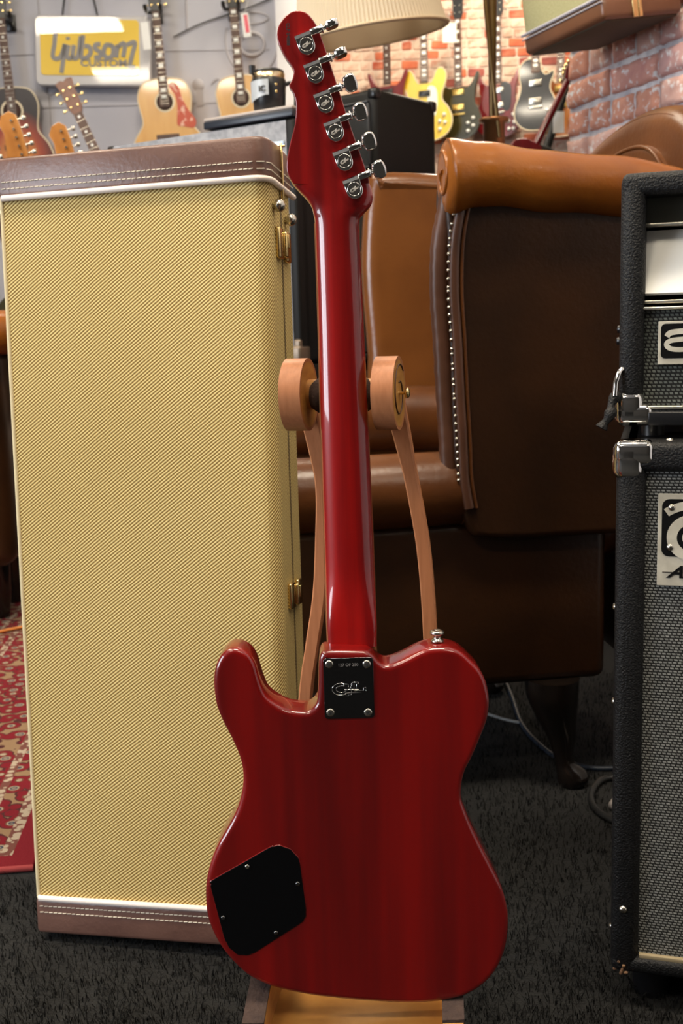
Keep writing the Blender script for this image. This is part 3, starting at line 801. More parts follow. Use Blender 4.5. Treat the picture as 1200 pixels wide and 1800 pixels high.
# back with arched crest
arch = smooth([(-.005, .50), (-.01, .85), (.0, 1.08), (.05, 1.18), (.15, 1.245), (.30, 1.270), (.46, 1.262), (.60, 1.228), (.68, 1.15), (.69, .85), (.68, .50), (.66, .24), (.33, .22), (0, .24)], 4)
g = G(); g.M = Matrix(((1, 0, .10, -.09), (0, 1, 0, 0), (0, 0, 1, 0), (0, 0, 0, 1)))
g.prism(arch, .415, .54, .035, 'x', 5); g.build('backrest', leather_mid, CH)
g = G(); g.M = Matrix(((1, 0, .10, -.09), (0, 1, 0, 0), (0, 0, 1, 0), (0, 0, 0, 1)))
inner = smooth([(.08, .56), (.07, .9), (.075, 1.04), (.12, 1.12), (.2, 1.18), (.30, 1.20), (.42, 1.19), (.53, 1.14), (.585, 1.06), (.59, .9), (.58, .56), (.33, .55)], 4)
g.prism(inner, .404, .47, .012, 'x', 5); g.build('back_cushion', leather_mid, CH)
g = G(); g.M = Matrix(((1, 0, .10, -.09), (0, 1, 0, 0), (0, 0, 1, 0), (0, 0, 0, 1)))
g.tube([Vector((.405, .33 + (p.x - .33) * .985, .88 + (p.y - .88) * .99)) for p in inner[2:38]], .004, 8)
g.tube([Vector((.424, .33 + (p.x - .33) * .955, .85 + (p.y - .85) * .965)) for p in arch[5:36]], .003, 8); g.build('back_welt', leather_mid, CH)
# legs
def cab_leg(x, y, fx):
    g = G()
    prof = [(0, 0, .215, .050), (.0, 0, .18, .048), (.008, 0, .14, .038), (.018, 0, .10, .027), (.022, 0, .065, .019), (.026, 0, .045, .018), (.036, 0, .032, .026), (.042, 0, .018, .030), (.040, 0, .006, .027), (.038, 0, 0, .022)]
    rings = []
    for px, py, z, r in prof:
        rings.append([(x + px * fx + math.cos(2 * PI * j / 18) * r, y + math.sin(2 * PI * j / 18) * r, z) for j in range(18)])
    g.loft(refine(rings, 3)); g.build('leg', wood_dk, CH)
cab_leg(.19, .05, 1); cab_leg(.19, .60, 1); cab_leg(-.30, .05, -1); cab_leg(-.30, .60, -1)

# ================================================================== bass amplifier head on its speaker cabinet
AY = -R(16.5)
def grille_mat(name, silver, dark, bw, bh, ms):
    m = bpy.data.materials.new(name); m.use_nodes = True
    nt = m.node_tree; b = nt.nodes['Principled BSDF']; b.inputs['Roughness'].default_value = .5
    tc = nt.nodes.new('ShaderNodeTexCoord'); sp_ = nt.nodes.new('ShaderNodeSeparateXYZ'); cb = nt.nodes.new('ShaderNodeCombineXYZ')
    nt.links.new(tc.outputs['Object'], sp_.inputs[0])
    sk = nt.nodes.new('ShaderNodeMath'); sk.operation = 'MULTIPLY_ADD'; sk.inputs[1].default_value = .35
    nt.links.new(sp_.outputs['Z'], sk.inputs[0]); nt.links.new(sp_.outputs['X'], sk.inputs[2])
    nt.links.new(sk.outputs[0], cb.inputs[0]); nt.links.new(sp_.outputs['Z'], cb.inputs[1])
    br = nt.nodes.new('ShaderNodeTexBrick'); br.offset = .42; br.squash = 1
    br.inputs['Scale'].default_value = 1.0; br.inputs['Brick Width'].default_value = bw; br.inputs['Row Height'].default_value = bh
    br.inputs['Mortar Size'].default_value = ms; br.inputs['Mortar Smooth'].default_value = .3
    br.inputs['Color1'].default_value = (*silver, 1); br.inputs['Color2'].default_value = (silver[0] * .6, silver[1] * .6, silver[2] * .6, 1); br.inputs['Mortar'].default_value = (*dark, 1)
    nt.links.new(cb.outputs[0], br.inputs['Vector'])
    nt.links.new(br.outputs['Color'], b.inputs['Base Color'])
    bp = nt.nodes.new('ShaderNodeBump'); bp.inputs['Strength'].default_value = .8; bp.inputs['Distance'].default_value = .001; bp.invert = True
    nt.links.new(br.outputs['Fac'], bp.inputs['Height']); nt.links.new(bp.outputs[0], b.inputs['Normal'])
    return m
gr_h = grille_mat('head_grille_cloth', (.16, .18, .16), (.006, .006, .006), .0056, .0044, .0011)
gr_c = grille_mat('cabinet_grille_cloth', (.33, .34, .32), (.010, .010, .010), .0056, .0036, .0009)
CB = thing('speaker_cabinet', 'large black bass speaker cabinet with silver grille cloth standing on the carpet', 'speaker', (.323, 1.256, 0), (0, 0, AY))
BW, BD = .63, .40
def frame(g, x1, z0, z1, fl_, ft, fb_, dep, bev):
    """open picture-frame box: sides, top, bottom and back"""
    g.box((fl_ / 2, dep / 2, (z0 + z1) / 2), (fl_, dep, z1 - z0), bev, 4)
    g.box((x1 - fl_ / 2, dep / 2, (z0 + z1) / 2), (fl_, dep, z1 - z0), bev, 4)
    g.box((x1 / 2, dep / 2, z1 - ft / 2), (x1 - .002, dep - .001, ft), bev * .7, 4)
    g.box((x1 / 2, dep / 2, z0 + fb_ / 2), (x1 - .002, dep - .001, fb_), bev * .7, 4)
    g.box((x1 / 2, dep - .01, (z0 + z1) / 2), (x1 - .01, .018, z1 - z0 - .01))
g = G(); frame(g, BW, .048, .722, .034, .034, .022, BD, .012); g.build('cabinet_shell', tolex, CB)
g = G(); g.box((BW / 2, .018, .38), (BW - .066, .012, .64)); g.build('grille_cloth', gr_c, CB)
g = G(); g.box((BW / 2, .008, .071), (BW - .07, .006, .006), .001); g.build('grille_piping', mat('aged_piping', (.30, .24, .14), .6), CB)
def corner(x, z, sx, sz, par, w=.042, h=.036, t=.0022):
    """pressed metal corner: rounded lobes wrapping the two edges"""
    g = G(); d = .036
    g.box((x + sx * (w * .36 - t), d / 2 - t, z + sz * (h / 2 - t)), (w * .78 + t, d, h), .0125, 6)
    g.box((x + sx * (w / 2 - t), d / 2 - t, z + sz * (h * .31 - t)), (w + t, d, h * .62), .0095, 6)
    c_ = g.build('metal_corner', chrome, par)
    g = G(); g.lathe([(.004, 0), (.003, .0016), (.0001, .002)], (x - sx * t, .022, z + sz * .018), (-sx, 0, 0), 10); g.build('screw', nickel, c_)
corner(0, .722, 1, -1, CB, .044, .047); corner(BW, .722, -1, -1, CB, .044, .047)
corner(BW, .048, -1, 1, CB)
g = G()   # worn bottom corner: exposed splintered wood
random.seed(5)
for i in range(9):
    g.box((.008 + .018 * rnd(), .001 + .004 * rnd(), .048 + .014 * rnd()), (.004, .003, .010), .0008, 1, (rnd(), rnd(), rnd()))
g.build('worn_corner', mat('bare_wood', (.24, .13, .06), .8, col2=(.1, .05, .03), nscale=200), CB)
for x in (.05, BW - .05):
    for y in (.05, BD - .05):
        g = G(); g.cyl((x, y, 0), (x, y, .05), .022, .026, 16); g.build('foot', black_plastic, CB)
for p_, n_ in (((0, .02, .10), (-1, 0, 0)), ((0, .02, .40), (-1, 0, 0)), ((0, .02, .52), (-1, 0, 0)), ((.015, 0, .135), (0, -1, 0)), ((.06, .03, .722), (0, 0, 1))):
    g = G(); g.lathe([(.005, 0), (.004, .0022), (.0001, .003)], p_, n_, 12); g.build('rivet', nickel, CB)
# torn side handle hanging at the top left edge
g = G(); g.tube(smooth([(.002, .05, .772), (-.004, .045, .772), (-.008, .04, .763), (-.008, .038, .756), (-.011, .035, .748), (-.016, .034, .741), (-.019, .033, .736)], 4, False), [.0045 + .003 * math.sin(i * .31 + .6) ** 2 for i in range(25)], 8, True, (1, 1)); hd_ = g.build('torn_handle', tolex, CB)
g = G(); g.tube([(.006, .052, .806), (.001, .046, .803), (-.003, .042, .790), (-.004, .04, .774)], .0032, 8); g.build('handle_bracket', chrome, hd_)
# cabinet badge
g = G(); bx0, bz0, bz1 = .048, .551, .661
g.prism(rrect(bx0, bx0 + .13, bz0, bz1, .001, 2), .0085, .0125, .0006, 'y', 2, False); bd = g.build('badge', cream, CB)
blk = mat('badge_black', (.006, .006, .0065), .25)
sc_ = 1 / 8.18 / 1431.0 * 1.0      # badge drawing scale
g = G(); g.prism(rrect(bx0 + .0045, bx0 + .125, bz0 + .0355, bz1 - .0058, .009, 5), .0079, .0086, 0, 'y'); g.build('badge_panel', blk, bd)
def annulus(g, cx, cz, r0, r1, a0, a1, d0, d1, n=40):
    rings = []
    for i in range(n + 1):
        a = R(a0 + (a1 - a0) * i / n)
        c_, s_ = math.cos(a), math.sin(a)
        rings.append([(cx + r0 * c_, d0, cz + r0 * s_), (cx + r1 * c_, d0, cz + r1 * s_), (cx + r1 * c_, d1, cz + r1 * s_), (cx + r0 * c_, d1, cz + r0 * s_)])
    g.loft(rings, True, False)
g = G(); ccx, ccz = bx0 + .0375, bz0 + .0585
annulus(g, ccx, ccz, .0158, .0272, 0, 360, .0074, .0080)
annulus(g, ccx, ccz, .0001, .0098, 0, 360, .0074, .0080)
annulus(g, ccx + .001, ccz - .012, .0455, .0555, 52, 125, .0074, .0080, 20)
g.box((ccx + .0245, .0077, ccz - .002), (.010, .0006, .05)); g.build('badge_mark', cream, bd)
text('badge_script', 'Ampeg', .020, blk, bd, (bx0 + .012, .0078, bz0 + .0105), (R(90), 0, 0), .0003, .0006, 1.25, 'LEFT', .45)
g = G(); g.box((bx0 + .012, .0078, bz0 + .0165), (.012, .0006, .0010)); g.build('badge_script_stroke', blk, bd)
for x, z in ((bx0 + .0155, bz1 - .016), (bx0 + .0145, bz0 + .0465)): 
    g = G(); g.lathe([(.0042, .008), (.0036, .0068), (.0001, .0062)], (x, 0, z), (0, 1, 0), 12); g.build('screw', nickel, bd)

HD = thing('amplifier_head', 'black bass amplifier head with a bright white control panel on top of the cabinet', 'amplifier', (.336, 1.30, .733), (0, 0, AY))
g = G(); frame(g, BW, .006, .298, .0285, .026, .020, .30, .012); g.build('head_shell', tolex, HD)
for x in (.04, BW - .04):
    for y in (.05, .25):
        g = G(); g.cyl((x, y, -.011), (x, y, .008), .014); g.build('foot', black_plastic, HD)
bez = mat('panel_bezel', (.10, .10, .085), .35, .5)
g = G(); g.box((BW / 2, .05, .256), (BW - .056, .02, .034)); g.build('top_bezel', bez, HD)
alu = mat('aluminium_trim', (.6, .57, .48), .3, .9)
g = G(); g.box((BW / 2, .030, .2395), (BW - .056, .02, .004), .001); g.box((BW / 2, .016, .150), (BW - .05, .010, .004), .001); g.box((BW / 2, .012, .1425), (BW - .05, .010, .0035), .001); g.box((BW / 2, .006, .026), (BW - .05, .01, .004), .001); g.build('trim_strip', alu, HD)
g = G(); g.box((BW / 2, .028, .196), (BW - .058, .006, .080), 0, 1, (R(-22), 0, 0)); cp = g.build('control_panel', mat('white_panel', (.90, .89, .84), .35), HD)
for i in range(9):
    x = .11 + i * .055
    g = G(); g.lathe([(.011, 0), (.010, .012), (.008, .014), (.0001, .014)], (x, .026, .19), (0, -1, .2), 16); g.build('knob', black_plastic, cp)
g = G(); g.box((BW / 2, .020, .085), (BW - .056, .010, .120)); g.build('grille_cloth', gr_h, HD)
corner(0, .006, 1, 1, HD, .042, .043); corner(BW, .006, -1, 1, HD, .042, .043)
g = G(); g.box((BW / 2, .0, .013), (BW - .07, .006, .016), .001); g.build('lower_strip', black_plastic, HD)
for z in (.105, .119):
    g = G(); g.lathe([(.005, 0), (.0045, .004), (.0001, .005)], (0, .035 + (z > .11) * .02, z), (-1, 0, 0), 10); g.build('rivet', black_plastic, HD)
g = G(); hb0, hz0, hz1 = .0445, .0765, .1270
g.prism(rrect(hb0, hb0 + .14, hz0, hz1, .0008, 2), .0090, .0140, .0005, 'y', 2, False); hb = g.build('badge', cream, HD)
g = G(); g.prism(rrect(hb0 + .0032, hb0 + .137, hz0 + .0072, hz1 - .0028, .005, 4), .0084, .0092, 0, 'y'); g.build('badge_panel', blk, hb)
# wide lower-case lettering
g = G()
def stroke(pts, wdt, n=5, sm=5):
    P = smooth([(x, z) for x, z in pts], sm, False)
    rings = []
    for i, p in enumerate(P):
        t = (P[min(i + 1, len(P) - 1)] - P[max(i - 1, 0)]).normalized(); nn = Vector((-t.y, t.x)) * wdt / 2
        rings.append([(p.x + nn.x, .0079, p.y + nn.y), (p.x - nn.x, .0079, p.y - nn.y), (p.x - nn.x, .0087, p.y - nn.y), (p.x + nn.x, .0087, p.y + nn.y)])
    g.loft(rings, True, False)
ax_, az_ = hb0 + .0070, hz0 + .0145
K_ = 1.42
stroke([(ax_ + .002 * K_, az_ + .0180), (ax_ + .005 * K_, az_ + .0225), (ax_ + .0155 * K_, az_ + .0240), (ax_ + .024 * K_, az_ + .0228), (ax_ + .0285 * K_, az_ + .018), (ax_ + .0285 * K_, az_ + .009), (ax_ + .0285 * K_, az_ + .0002)], .0064)
stroke([(ax_ + .0285 * K_, az_ + .0150), (ax_ + .016 * K_, az_ + .0148), (ax_ + .005 * K_, az_ + .0132), (ax_ + .0018 * K_, az_ + .0085), (ax_ + .006 * K_, az_ + .0036), (ax_ + .016 * K_, az_ + .0028), (ax_ + .026 * K_, az_ + .0065)], .0056)
g.build('badge_letter', cream, hb)
text('badge_letters', 'mpeg', .030, cream, hb, (ax_ + .048, .0084, az_ + .0008), (R(90), 0, 0), .0004, .0008, 1.15, 'LEFT')

# ================================================================== amplifiers stacked behind the case and chair
def simple_amp(name, label, x0, x1, y0, y1, z0, z1, front='grille', group=None, rz=0, m=None):
    t = thing(name, label, 'amplifier', ((x0 + x1) / 2, y0, z0), (0, 0, rz), group)
    W, D, H = x1 - x0, y1 - y0, z1 - z0
    g = G(); g.box((0, D / 2 + .006, H / 2), (W, D - .012, H), .012, 3)
    for sx in (-1, 1): g.box((sx * (W / 2 - .012), .03, H / 2), (.024, .06, H), .008, 2)
    g.box((0, .03, H - .012), (W - .002, .058, .024), .008, 2); g.box((0, .03, .012), (W - .002, .058, .024), .008, 2)
    g.build('shell', m or tolex_soft, t)
    return t, W, D, H
far_grille = mat('dark_far_grille', (.005, .006, .008), .5, col2=(.014, .017, .022), nscale=600, bump=.5, bscale=500)
t, W, D, H = simple_amp('guitar_amplifier', 'black guitar amplifier on the floor, lowest of the stack behind the guitar neck', -.05, .38, 2.99, 3.42, 0, .775)
g = G(); g.box((0, .002, H / 2), (W - .05, .008, H - .05)); g.build('grille_cloth', mat('blue_black_grille', (.010, .014, .02), .6), t)
g = G(); g.box((0, .004, H - .012), (W - .02, .006, .012), .002); g.build('trim', mat('dull_trim', (.05, .06, .07), .4, .6), t)
t, W, D, H = simple_amp('guitar_amplifier', 'upper black amplifier carrying the cube amplifier, with a grey plate beside the guitar neck', -.05, .36, 2.97, 3.40, .778, 1.262)
g = G(); g.box((0, .002, H / 2), (W - .05, .008, H - .05)); g.build('grille_cloth', mat('black_front', (.006, .006, .006), .7), t)
g = G(); g.box((-.075, -.004, .200), (.045, .012, .05), .003); g.build('control_plate', mat('grey_plate', (.10, .11, .10), .5), t)
g = G(); g.lathe([(.018, 0), (.018, .006), (.013, .008), (.010, .004), (.0001, .004)], (-.072, .0, .275), (0, -1, 0), 16); g.build('jack_ring', mat('dull_brass', (.16, .12, .07), .4, .8), t)
# top right: small combo turned to show its side
t = thing('guitar_amplifier', 'black cube amplifier turned sideways on top of the stack, under the lampshade', 'amplifier', (.121, 2.98, 1.262), (0, 0, R(50)))
g = G(); g.box((.14, .12, .113), (.28, .24, .226), .014, 3)
g.build('shell', tolex_soft, t)
g = G(); g.box((-.003, .12, .11), (.008, .20, .165)); g.build('grille_cloth', far_grille, t)
g = G()
for zz in (.193, .026): g.box((-.004, .12, zz), (.012, .20, .006), .002)
for yy in (.02, .22): g.box((-.004, yy, .11), (.012, .006, .156), .002)
g.build('grille_frame', mat('frame_grey', (.03, .033, .038), .4), t)
for (x, y) in ((.012, .012), (.268, .012)):
    g = G(); g.box((x, y, .213), (.03, .03, .03), .008); g.build('corner_cap', black_plastic, t)
# grey amplifier on a black cabinet, turned, behind the case
GR = R(-32)
def turned(name, label, cat, z): return thing(name, label, cat, (-.09, 2.75, z), (0, 0, GR))
t = turned('speaker_cabinet', 'black cabinet under the grey amplifier, its right side beside the guitar neck', 'speaker', 0)
g = G(); g.box((-.31, .11, .39), (.62, .20, .78), .012, 3); g.build('shell', tolex_soft, t)
g = G(); g.box((-.31, .008, .39), (.56, .01, .70)); g.build('grille_cloth', far_grille, t)
t = turned('guitar_amplifier', 'grey fronted amplifier with black frame just above the top of the yellow case', 'amplifier', .783)
g = G(); g.box((-.31, .115, .297), (.62, .19, .594), .012, 3); g.box((-.014, .03, .297), (.028, .05, .594), .008, 3); g.box((-.606, .03, .297), (.028, .05, .594), .008, 3); g.build('shell', tolex_soft, t)
g = G(); g.box((-.31, .014, .298), (.57, .016, .585)); g.build('grille_cloth', mat('silver_grey_cloth', (.20, .205, .22), .5, col2=(.32, .32, .34), nscale=60), t)
g = G(); g.box((-.06, .004, .535), (.06, .006, .014), .002); g.build('name_strip', mat('pale_blue_trim', (.42, .55, .68), .3, .3), t)
g = G(); g.box((-.016, .02, .022), (.036, .05, .044), .008, 3); g.box((-.012, .02, .045), (.022, .04, .03), .006, 3); g.build('metal_corner', mat('dull_metal', (.20, .155, .115), .45, .7), t)
t = turned('mixer', 'thin flat black unit with pale top edge, lying on the grey amplifier', 'mixer', 1.379)
g = G(); g.box((-.138, .10, .009), (.276, .20, .018), .003); g.build('casing', mat('blue_black_casing', (.012, .016, .026), .35), t)
g = G(); g.box((-.138, .10, .0225), (.274, .198, .009), .003); g.build('top_panel', mat('pale_beige_panel', (.36, .31, .28), .5), t)
# travel mug
mt_ = thing('travel_mug', 'black travel mug with brass rim and handle on the amplifier stack', 'mug', (-.152, 2.885, 1.407))
mt_.scale = (1.2, 1.2, 1.2)
mug_black = mat('mug_black', (.012, .012, .014), .28)
g = G(); g.lathe([(.030, 0), (.033, .003), (.036, .05), (.037, .068), (.035, .072), (.0001, .072)], n=28); g.build('cup', mug_black, mt_)
g = G(); g.lathe([(.0345, .070), (.0345, .083), (.031, .085), (.0001, .085)], n=28); g.build('rim', mat('mug_brass', (.62, .48, .30), .25, 1.0), mt_)
g = G(); g.lathe([(.030, .083), (.033, .084), (.033, .088), (.028, .091), (.0001, .091)], n=24); g.cyl((-.033, -.01, .083), (-.033, -.01, .099), .007); g.build('lid', mug_black, mt_)
g = G(); g.tube(smooth([(.034, 0, .062), (.050, 0, .064), (.056, 0, .055), (.056, 0, .022), (.050, 0, .010), (.033, 0, .012)], 4, False), .0045, 8, True, (1, 1.4)); g.build('handle', mug_black, mt_)
pale = mat('mug_sleeve', (.42, .45, .48), .35)
g = G(); rings = []
for j in range(9):
    a = R(188 + 10.5 * j); zl = .022 + .013 * min(1, j / 7)
    rings.append([(math.cos(a) * .0375, math.sin(a) * .0375, zl), (math.cos(a) * .0382, math.sin(a) * .0382, .066)])
g.loft(rings, False, True, False); sl = g.build('sleeve', pale, mt_)
text('sleeve_letters', 'IC', .016, dark_line, sl, (-.0125, -.0378, .042), (R(90), 0, R(-18)), .0006, .0004, 1.0)
for zz in (.042, .056):
    g = G(); a = R(298); g.lathe([(.0032, 0), (.0026, .0015), (.0001, .002)], (math.cos(a) * .0365, math.sin(a) * .0365, zz), (math.cos(a), math.sin(a), 0), 10); g.build('snap', gold, mt_)

# ================================================================== floor lamp with pleated shade
LP = thing('floor_lamp', 'brass floor lamp with a tilted pleated cream shade behind the headstock', 'lamp', (.479, 3.3, 0))
bronze = mat('aged_brass', (.20, .13, .055), .32, .9, col2=(.13, .08, .035), nscale=12)
g = G(); g.lathe([(.15, 0), (.15, .015), (.06, .03), (.02, .05)], n=28); g.build('base', bronze, LP)
g = G(); g.lathe([(.018, .05), (.018, 1.20), (.032, 1.22), (.032, 1.445), (.044, 1.45), (.044, 1.458), (.02, 1.462)], n=20); g.build('column', mat('copper_column', (.36, .17, .075), .35, .8), LP)
g = G(); g.tube([(-.004, 0, 1.46), (-.003, 0, 1.7), (-.001, 0, 2.3)], [.010, .013, .016], 12); g.build('pole', bronze, LP)
g = G(); g.tube(smooth([(.012, -.03, 1.40), (.004, -.03, 1.47), (-.010, -.03, 1.60), (-.020, -.03, 1.70), (-.028, -.03, 1.80), (-.036, -.03, 2.0), (-.03, -.02, 2.25), (-.001, 0, 2.3)], 4, False), .0065, 8); g.build('side_rod', bronze, LP)
g = G(); g.tube(smooth([(-.001, 0, 2.3), (-.08, -.05, 2.42), (-.22, -.11, 2.42), (-.335, -.15, 2.30), (-.348, -.15, 2.06)], 6, False), .010, 8); g.build('arm', bronze, LP)
# shade: pleated cone, tilted
shade_m = bpy.data.materials.new('pleated_fabric'); shade_m.use_nodes = True
nt = shade_m.node_tree; b = nt.nodes['Principled BSDF']; b.inputs['Base Color'].default_value = (.70, .60, .44, 1); b.inputs['Roughness'].default_value = .8
tl = nt.nodes.new('ShaderNodeBsdfTranslucent'); tl.inputs[0].default_value = (.66, .52, .34, 1)
ms_ = nt.nodes.new('ShaderNodeMixShader'); ms_.inputs[0].default_value = .25
nt.links.new(b.outputs[0], ms_.inputs[1]); nt.links.new(tl.outputs[0], ms_.inputs[2]); nt.links.new(ms_.outputs[0], nt.nodes['Material Output'].inputs[0])
SH = Matrix.Translation((-.358, -.16, 1.654)) @ Matrix.Rotation(R(-7), 4, 'Y') @ Matrix.Rotation(R(6), 4, 'X')
g = G(); g.M = SH; N = 240
def shade_ring(r, z, amp): return [((r + amp * (j % 2)) * math.cos(2 * PI * j / N), (r + amp * (j % 2)) * math.sin(2 * PI * j / N), z) for j in range(N)]
outer = [shade_ring(.207, 0, .003), shade_ring(.197, .05, .003), shade_ring(.181, .14, .003), shade_ring(.155, .25, .002), shade_ring(.128, .33, .002)]
inner_ = [shade_ring(.124, .33, 0), shade_ring(.151, .25, 0), shade_ring(.177, .14, 0), shade_ring(.193, .05, 0), shade_ring(.203, 0, 0)]
g.loft(outer + inner_ + [outer[0]], False, False); shd = g.build('shade', shade_m, LP)
g = G(); g.M = SH; g.tube([(.209 * math.cos(2 * PI * j / 60), .209 * math.sin(2 * PI * j / 60), .004) for j in range(62)], .0045, 8, False, (1, 1.8)); g.build('shade_trim', mat('shade_trim', (.55, .42, .27), .8), shd)
g = G(); g.M = SH
for a in (0, 120, 240): g.cyl((0, 0, .30), (.13 * math.cos(R(a)), .13 * math.sin(R(a)), .325), .0025, None, 6)
g.cyl((0, 0, .18), (0, 0, .40), .012); g.build('shade_spider', bronze, LP)

# ================================================================== small tweed amplifier fixed high on the brick wall
TWD = thing('tweed_amplifier', 'small pale tweed amplifier with brown base fixed high on the near brick wall', 'amplifier', (.678, 2.797, 1.590), (R(8), 0, WA))
# local x towards the viewer along the wall, local y into the wall; the near front lower corner is the origin
pale_tw = mat('pale_green_tweed', (.50, .47, .25), .8, col2=(.42, .39, .19), nscale=200)
LW, TD, TH = .365, .235, .34
g = G(); g.box((-LW / 2, TD / 2, .052 + (TH - .052) / 2), (LW, TD, TH - .052), .012, 3); g.build('shell', pale_tw, TWD)
g = G(); g.box((-LW / 2, TD / 2 - .002, .026), (LW + .006, TD + .004, .05), .014, 4); g.build('base_band', mat('brown_base', (.17, .072, .036), .35, col2=(.13, .055, .027), nscale=8), TWD)
g = G(); g.box((-LW / 2, TD / 2, .0005), (LW - .02, TD - .02, .006), .002); g.build('underside', mat('olive_underside', (.05, .036, .018), .7), TWD)
g = G()
for zz, rr2 in ((.053, .0045), (.042, .0022)): g.cyl((-LW - .003, -.005, zz), (.004, -.005, zz), rr2, None, 8)
g.build('piping', mat('silver_piping', (.55, .54, .60), .4, .3), TWD)
g = G(); g.box((-.215, -.002, .24), (.22, .008, .20)); g.build('grille_cloth', mat('gold_grille', (.45, .30, .08), .5, col2=(.24, .16, .05), nscale=90, contrast=(.45, .55)), TWD)
g = G()
for i in range(30):
    p = .125 + .0075 * i
    g.lathe([(.003, -.006), (.0062, 0), (.003, .006)], (-.330, -.006, p + .03), (0, .3, 1), 8)
g.build('braid', mat('gold_braid', (.42, .28, .06), .4, .4), TWD)
g = G()
for y in (.085, .103): g.box((.0045, y, .05), (.006, .010, .10), .001)
g.box((.003, .094, .05), (.004, .024, .10)); g.build('metal_strap', gold, TWD)

# ================================================================== generic wall guitars
SG = [(0, 0), (.22, .02), (.42, .12), (.5, .29), (.45, .44), (.37, .55), (.375, .70), (.41, .82), (.455, .92), (.462, .985), (.43, 1.0), (.385, .965), (.345, .90), (.29, .83), (.20, .785), (.10, .79)]
SGL = [(-x, z) for x, z in SG[::-1][:-1]]
sg_out = SG + SGL
dc_out = [(0, 0), (.24, .02), (.44, .12), (.5, .28), (.44, .43), (.33, .54), (.32, .64), (.38, .78), (.40, .90), (.33, .98), (.23, .96), (.17, .86), (.12, .80), (.08, .80)]
dc_out = dc_out + [(-x, z) for x, z in dc_out[::-1][:-1]]
lp_out = [(0, 0), (.24, .02), (.45, .13), (.5, .28), (.43, .44), (.34, .56), (.35, .66), (.42, .76), (.40, .82), (.30, .78), (.20, .78), (.13, .86), (.1, .98), (-.1, 1.0), (-.24, .98), (-.36, .90), (-.38, .76), (-.34, .62), (-.38, .50), (-.46, .38), (-.5, .26), (-.44, .12), (-.24, .02)]
ac_out = [(0, 0), (.26, .01), (.44, .08), (.5, .23), (.45, .38), (.345, .50), (.325, .58), (.355, .72), (.36, .84), (.28, .96), (.12, 1.0), (0, 1.0)]
ac_out = ac_out + [(-x, z) for x, z in ac_out[::-1][1:-1]]
rosew = mat('rosewood', (.06, .028, .018), .5, col2=(.09, .04, .025), nscale=40, stretch=(1, 1, .1))
pearl = mat('pearl', (.78, .78, .74), .25)
binding = mat('cream_binding', (.70, .60, .42), .5)
mahog = mat('mahogany', (.16, .055, .028), .4, col2=(.12, .04, .02), nscale=30)
hole_m = mat('sound_hole_dark', (.035, .012, .008), .8)
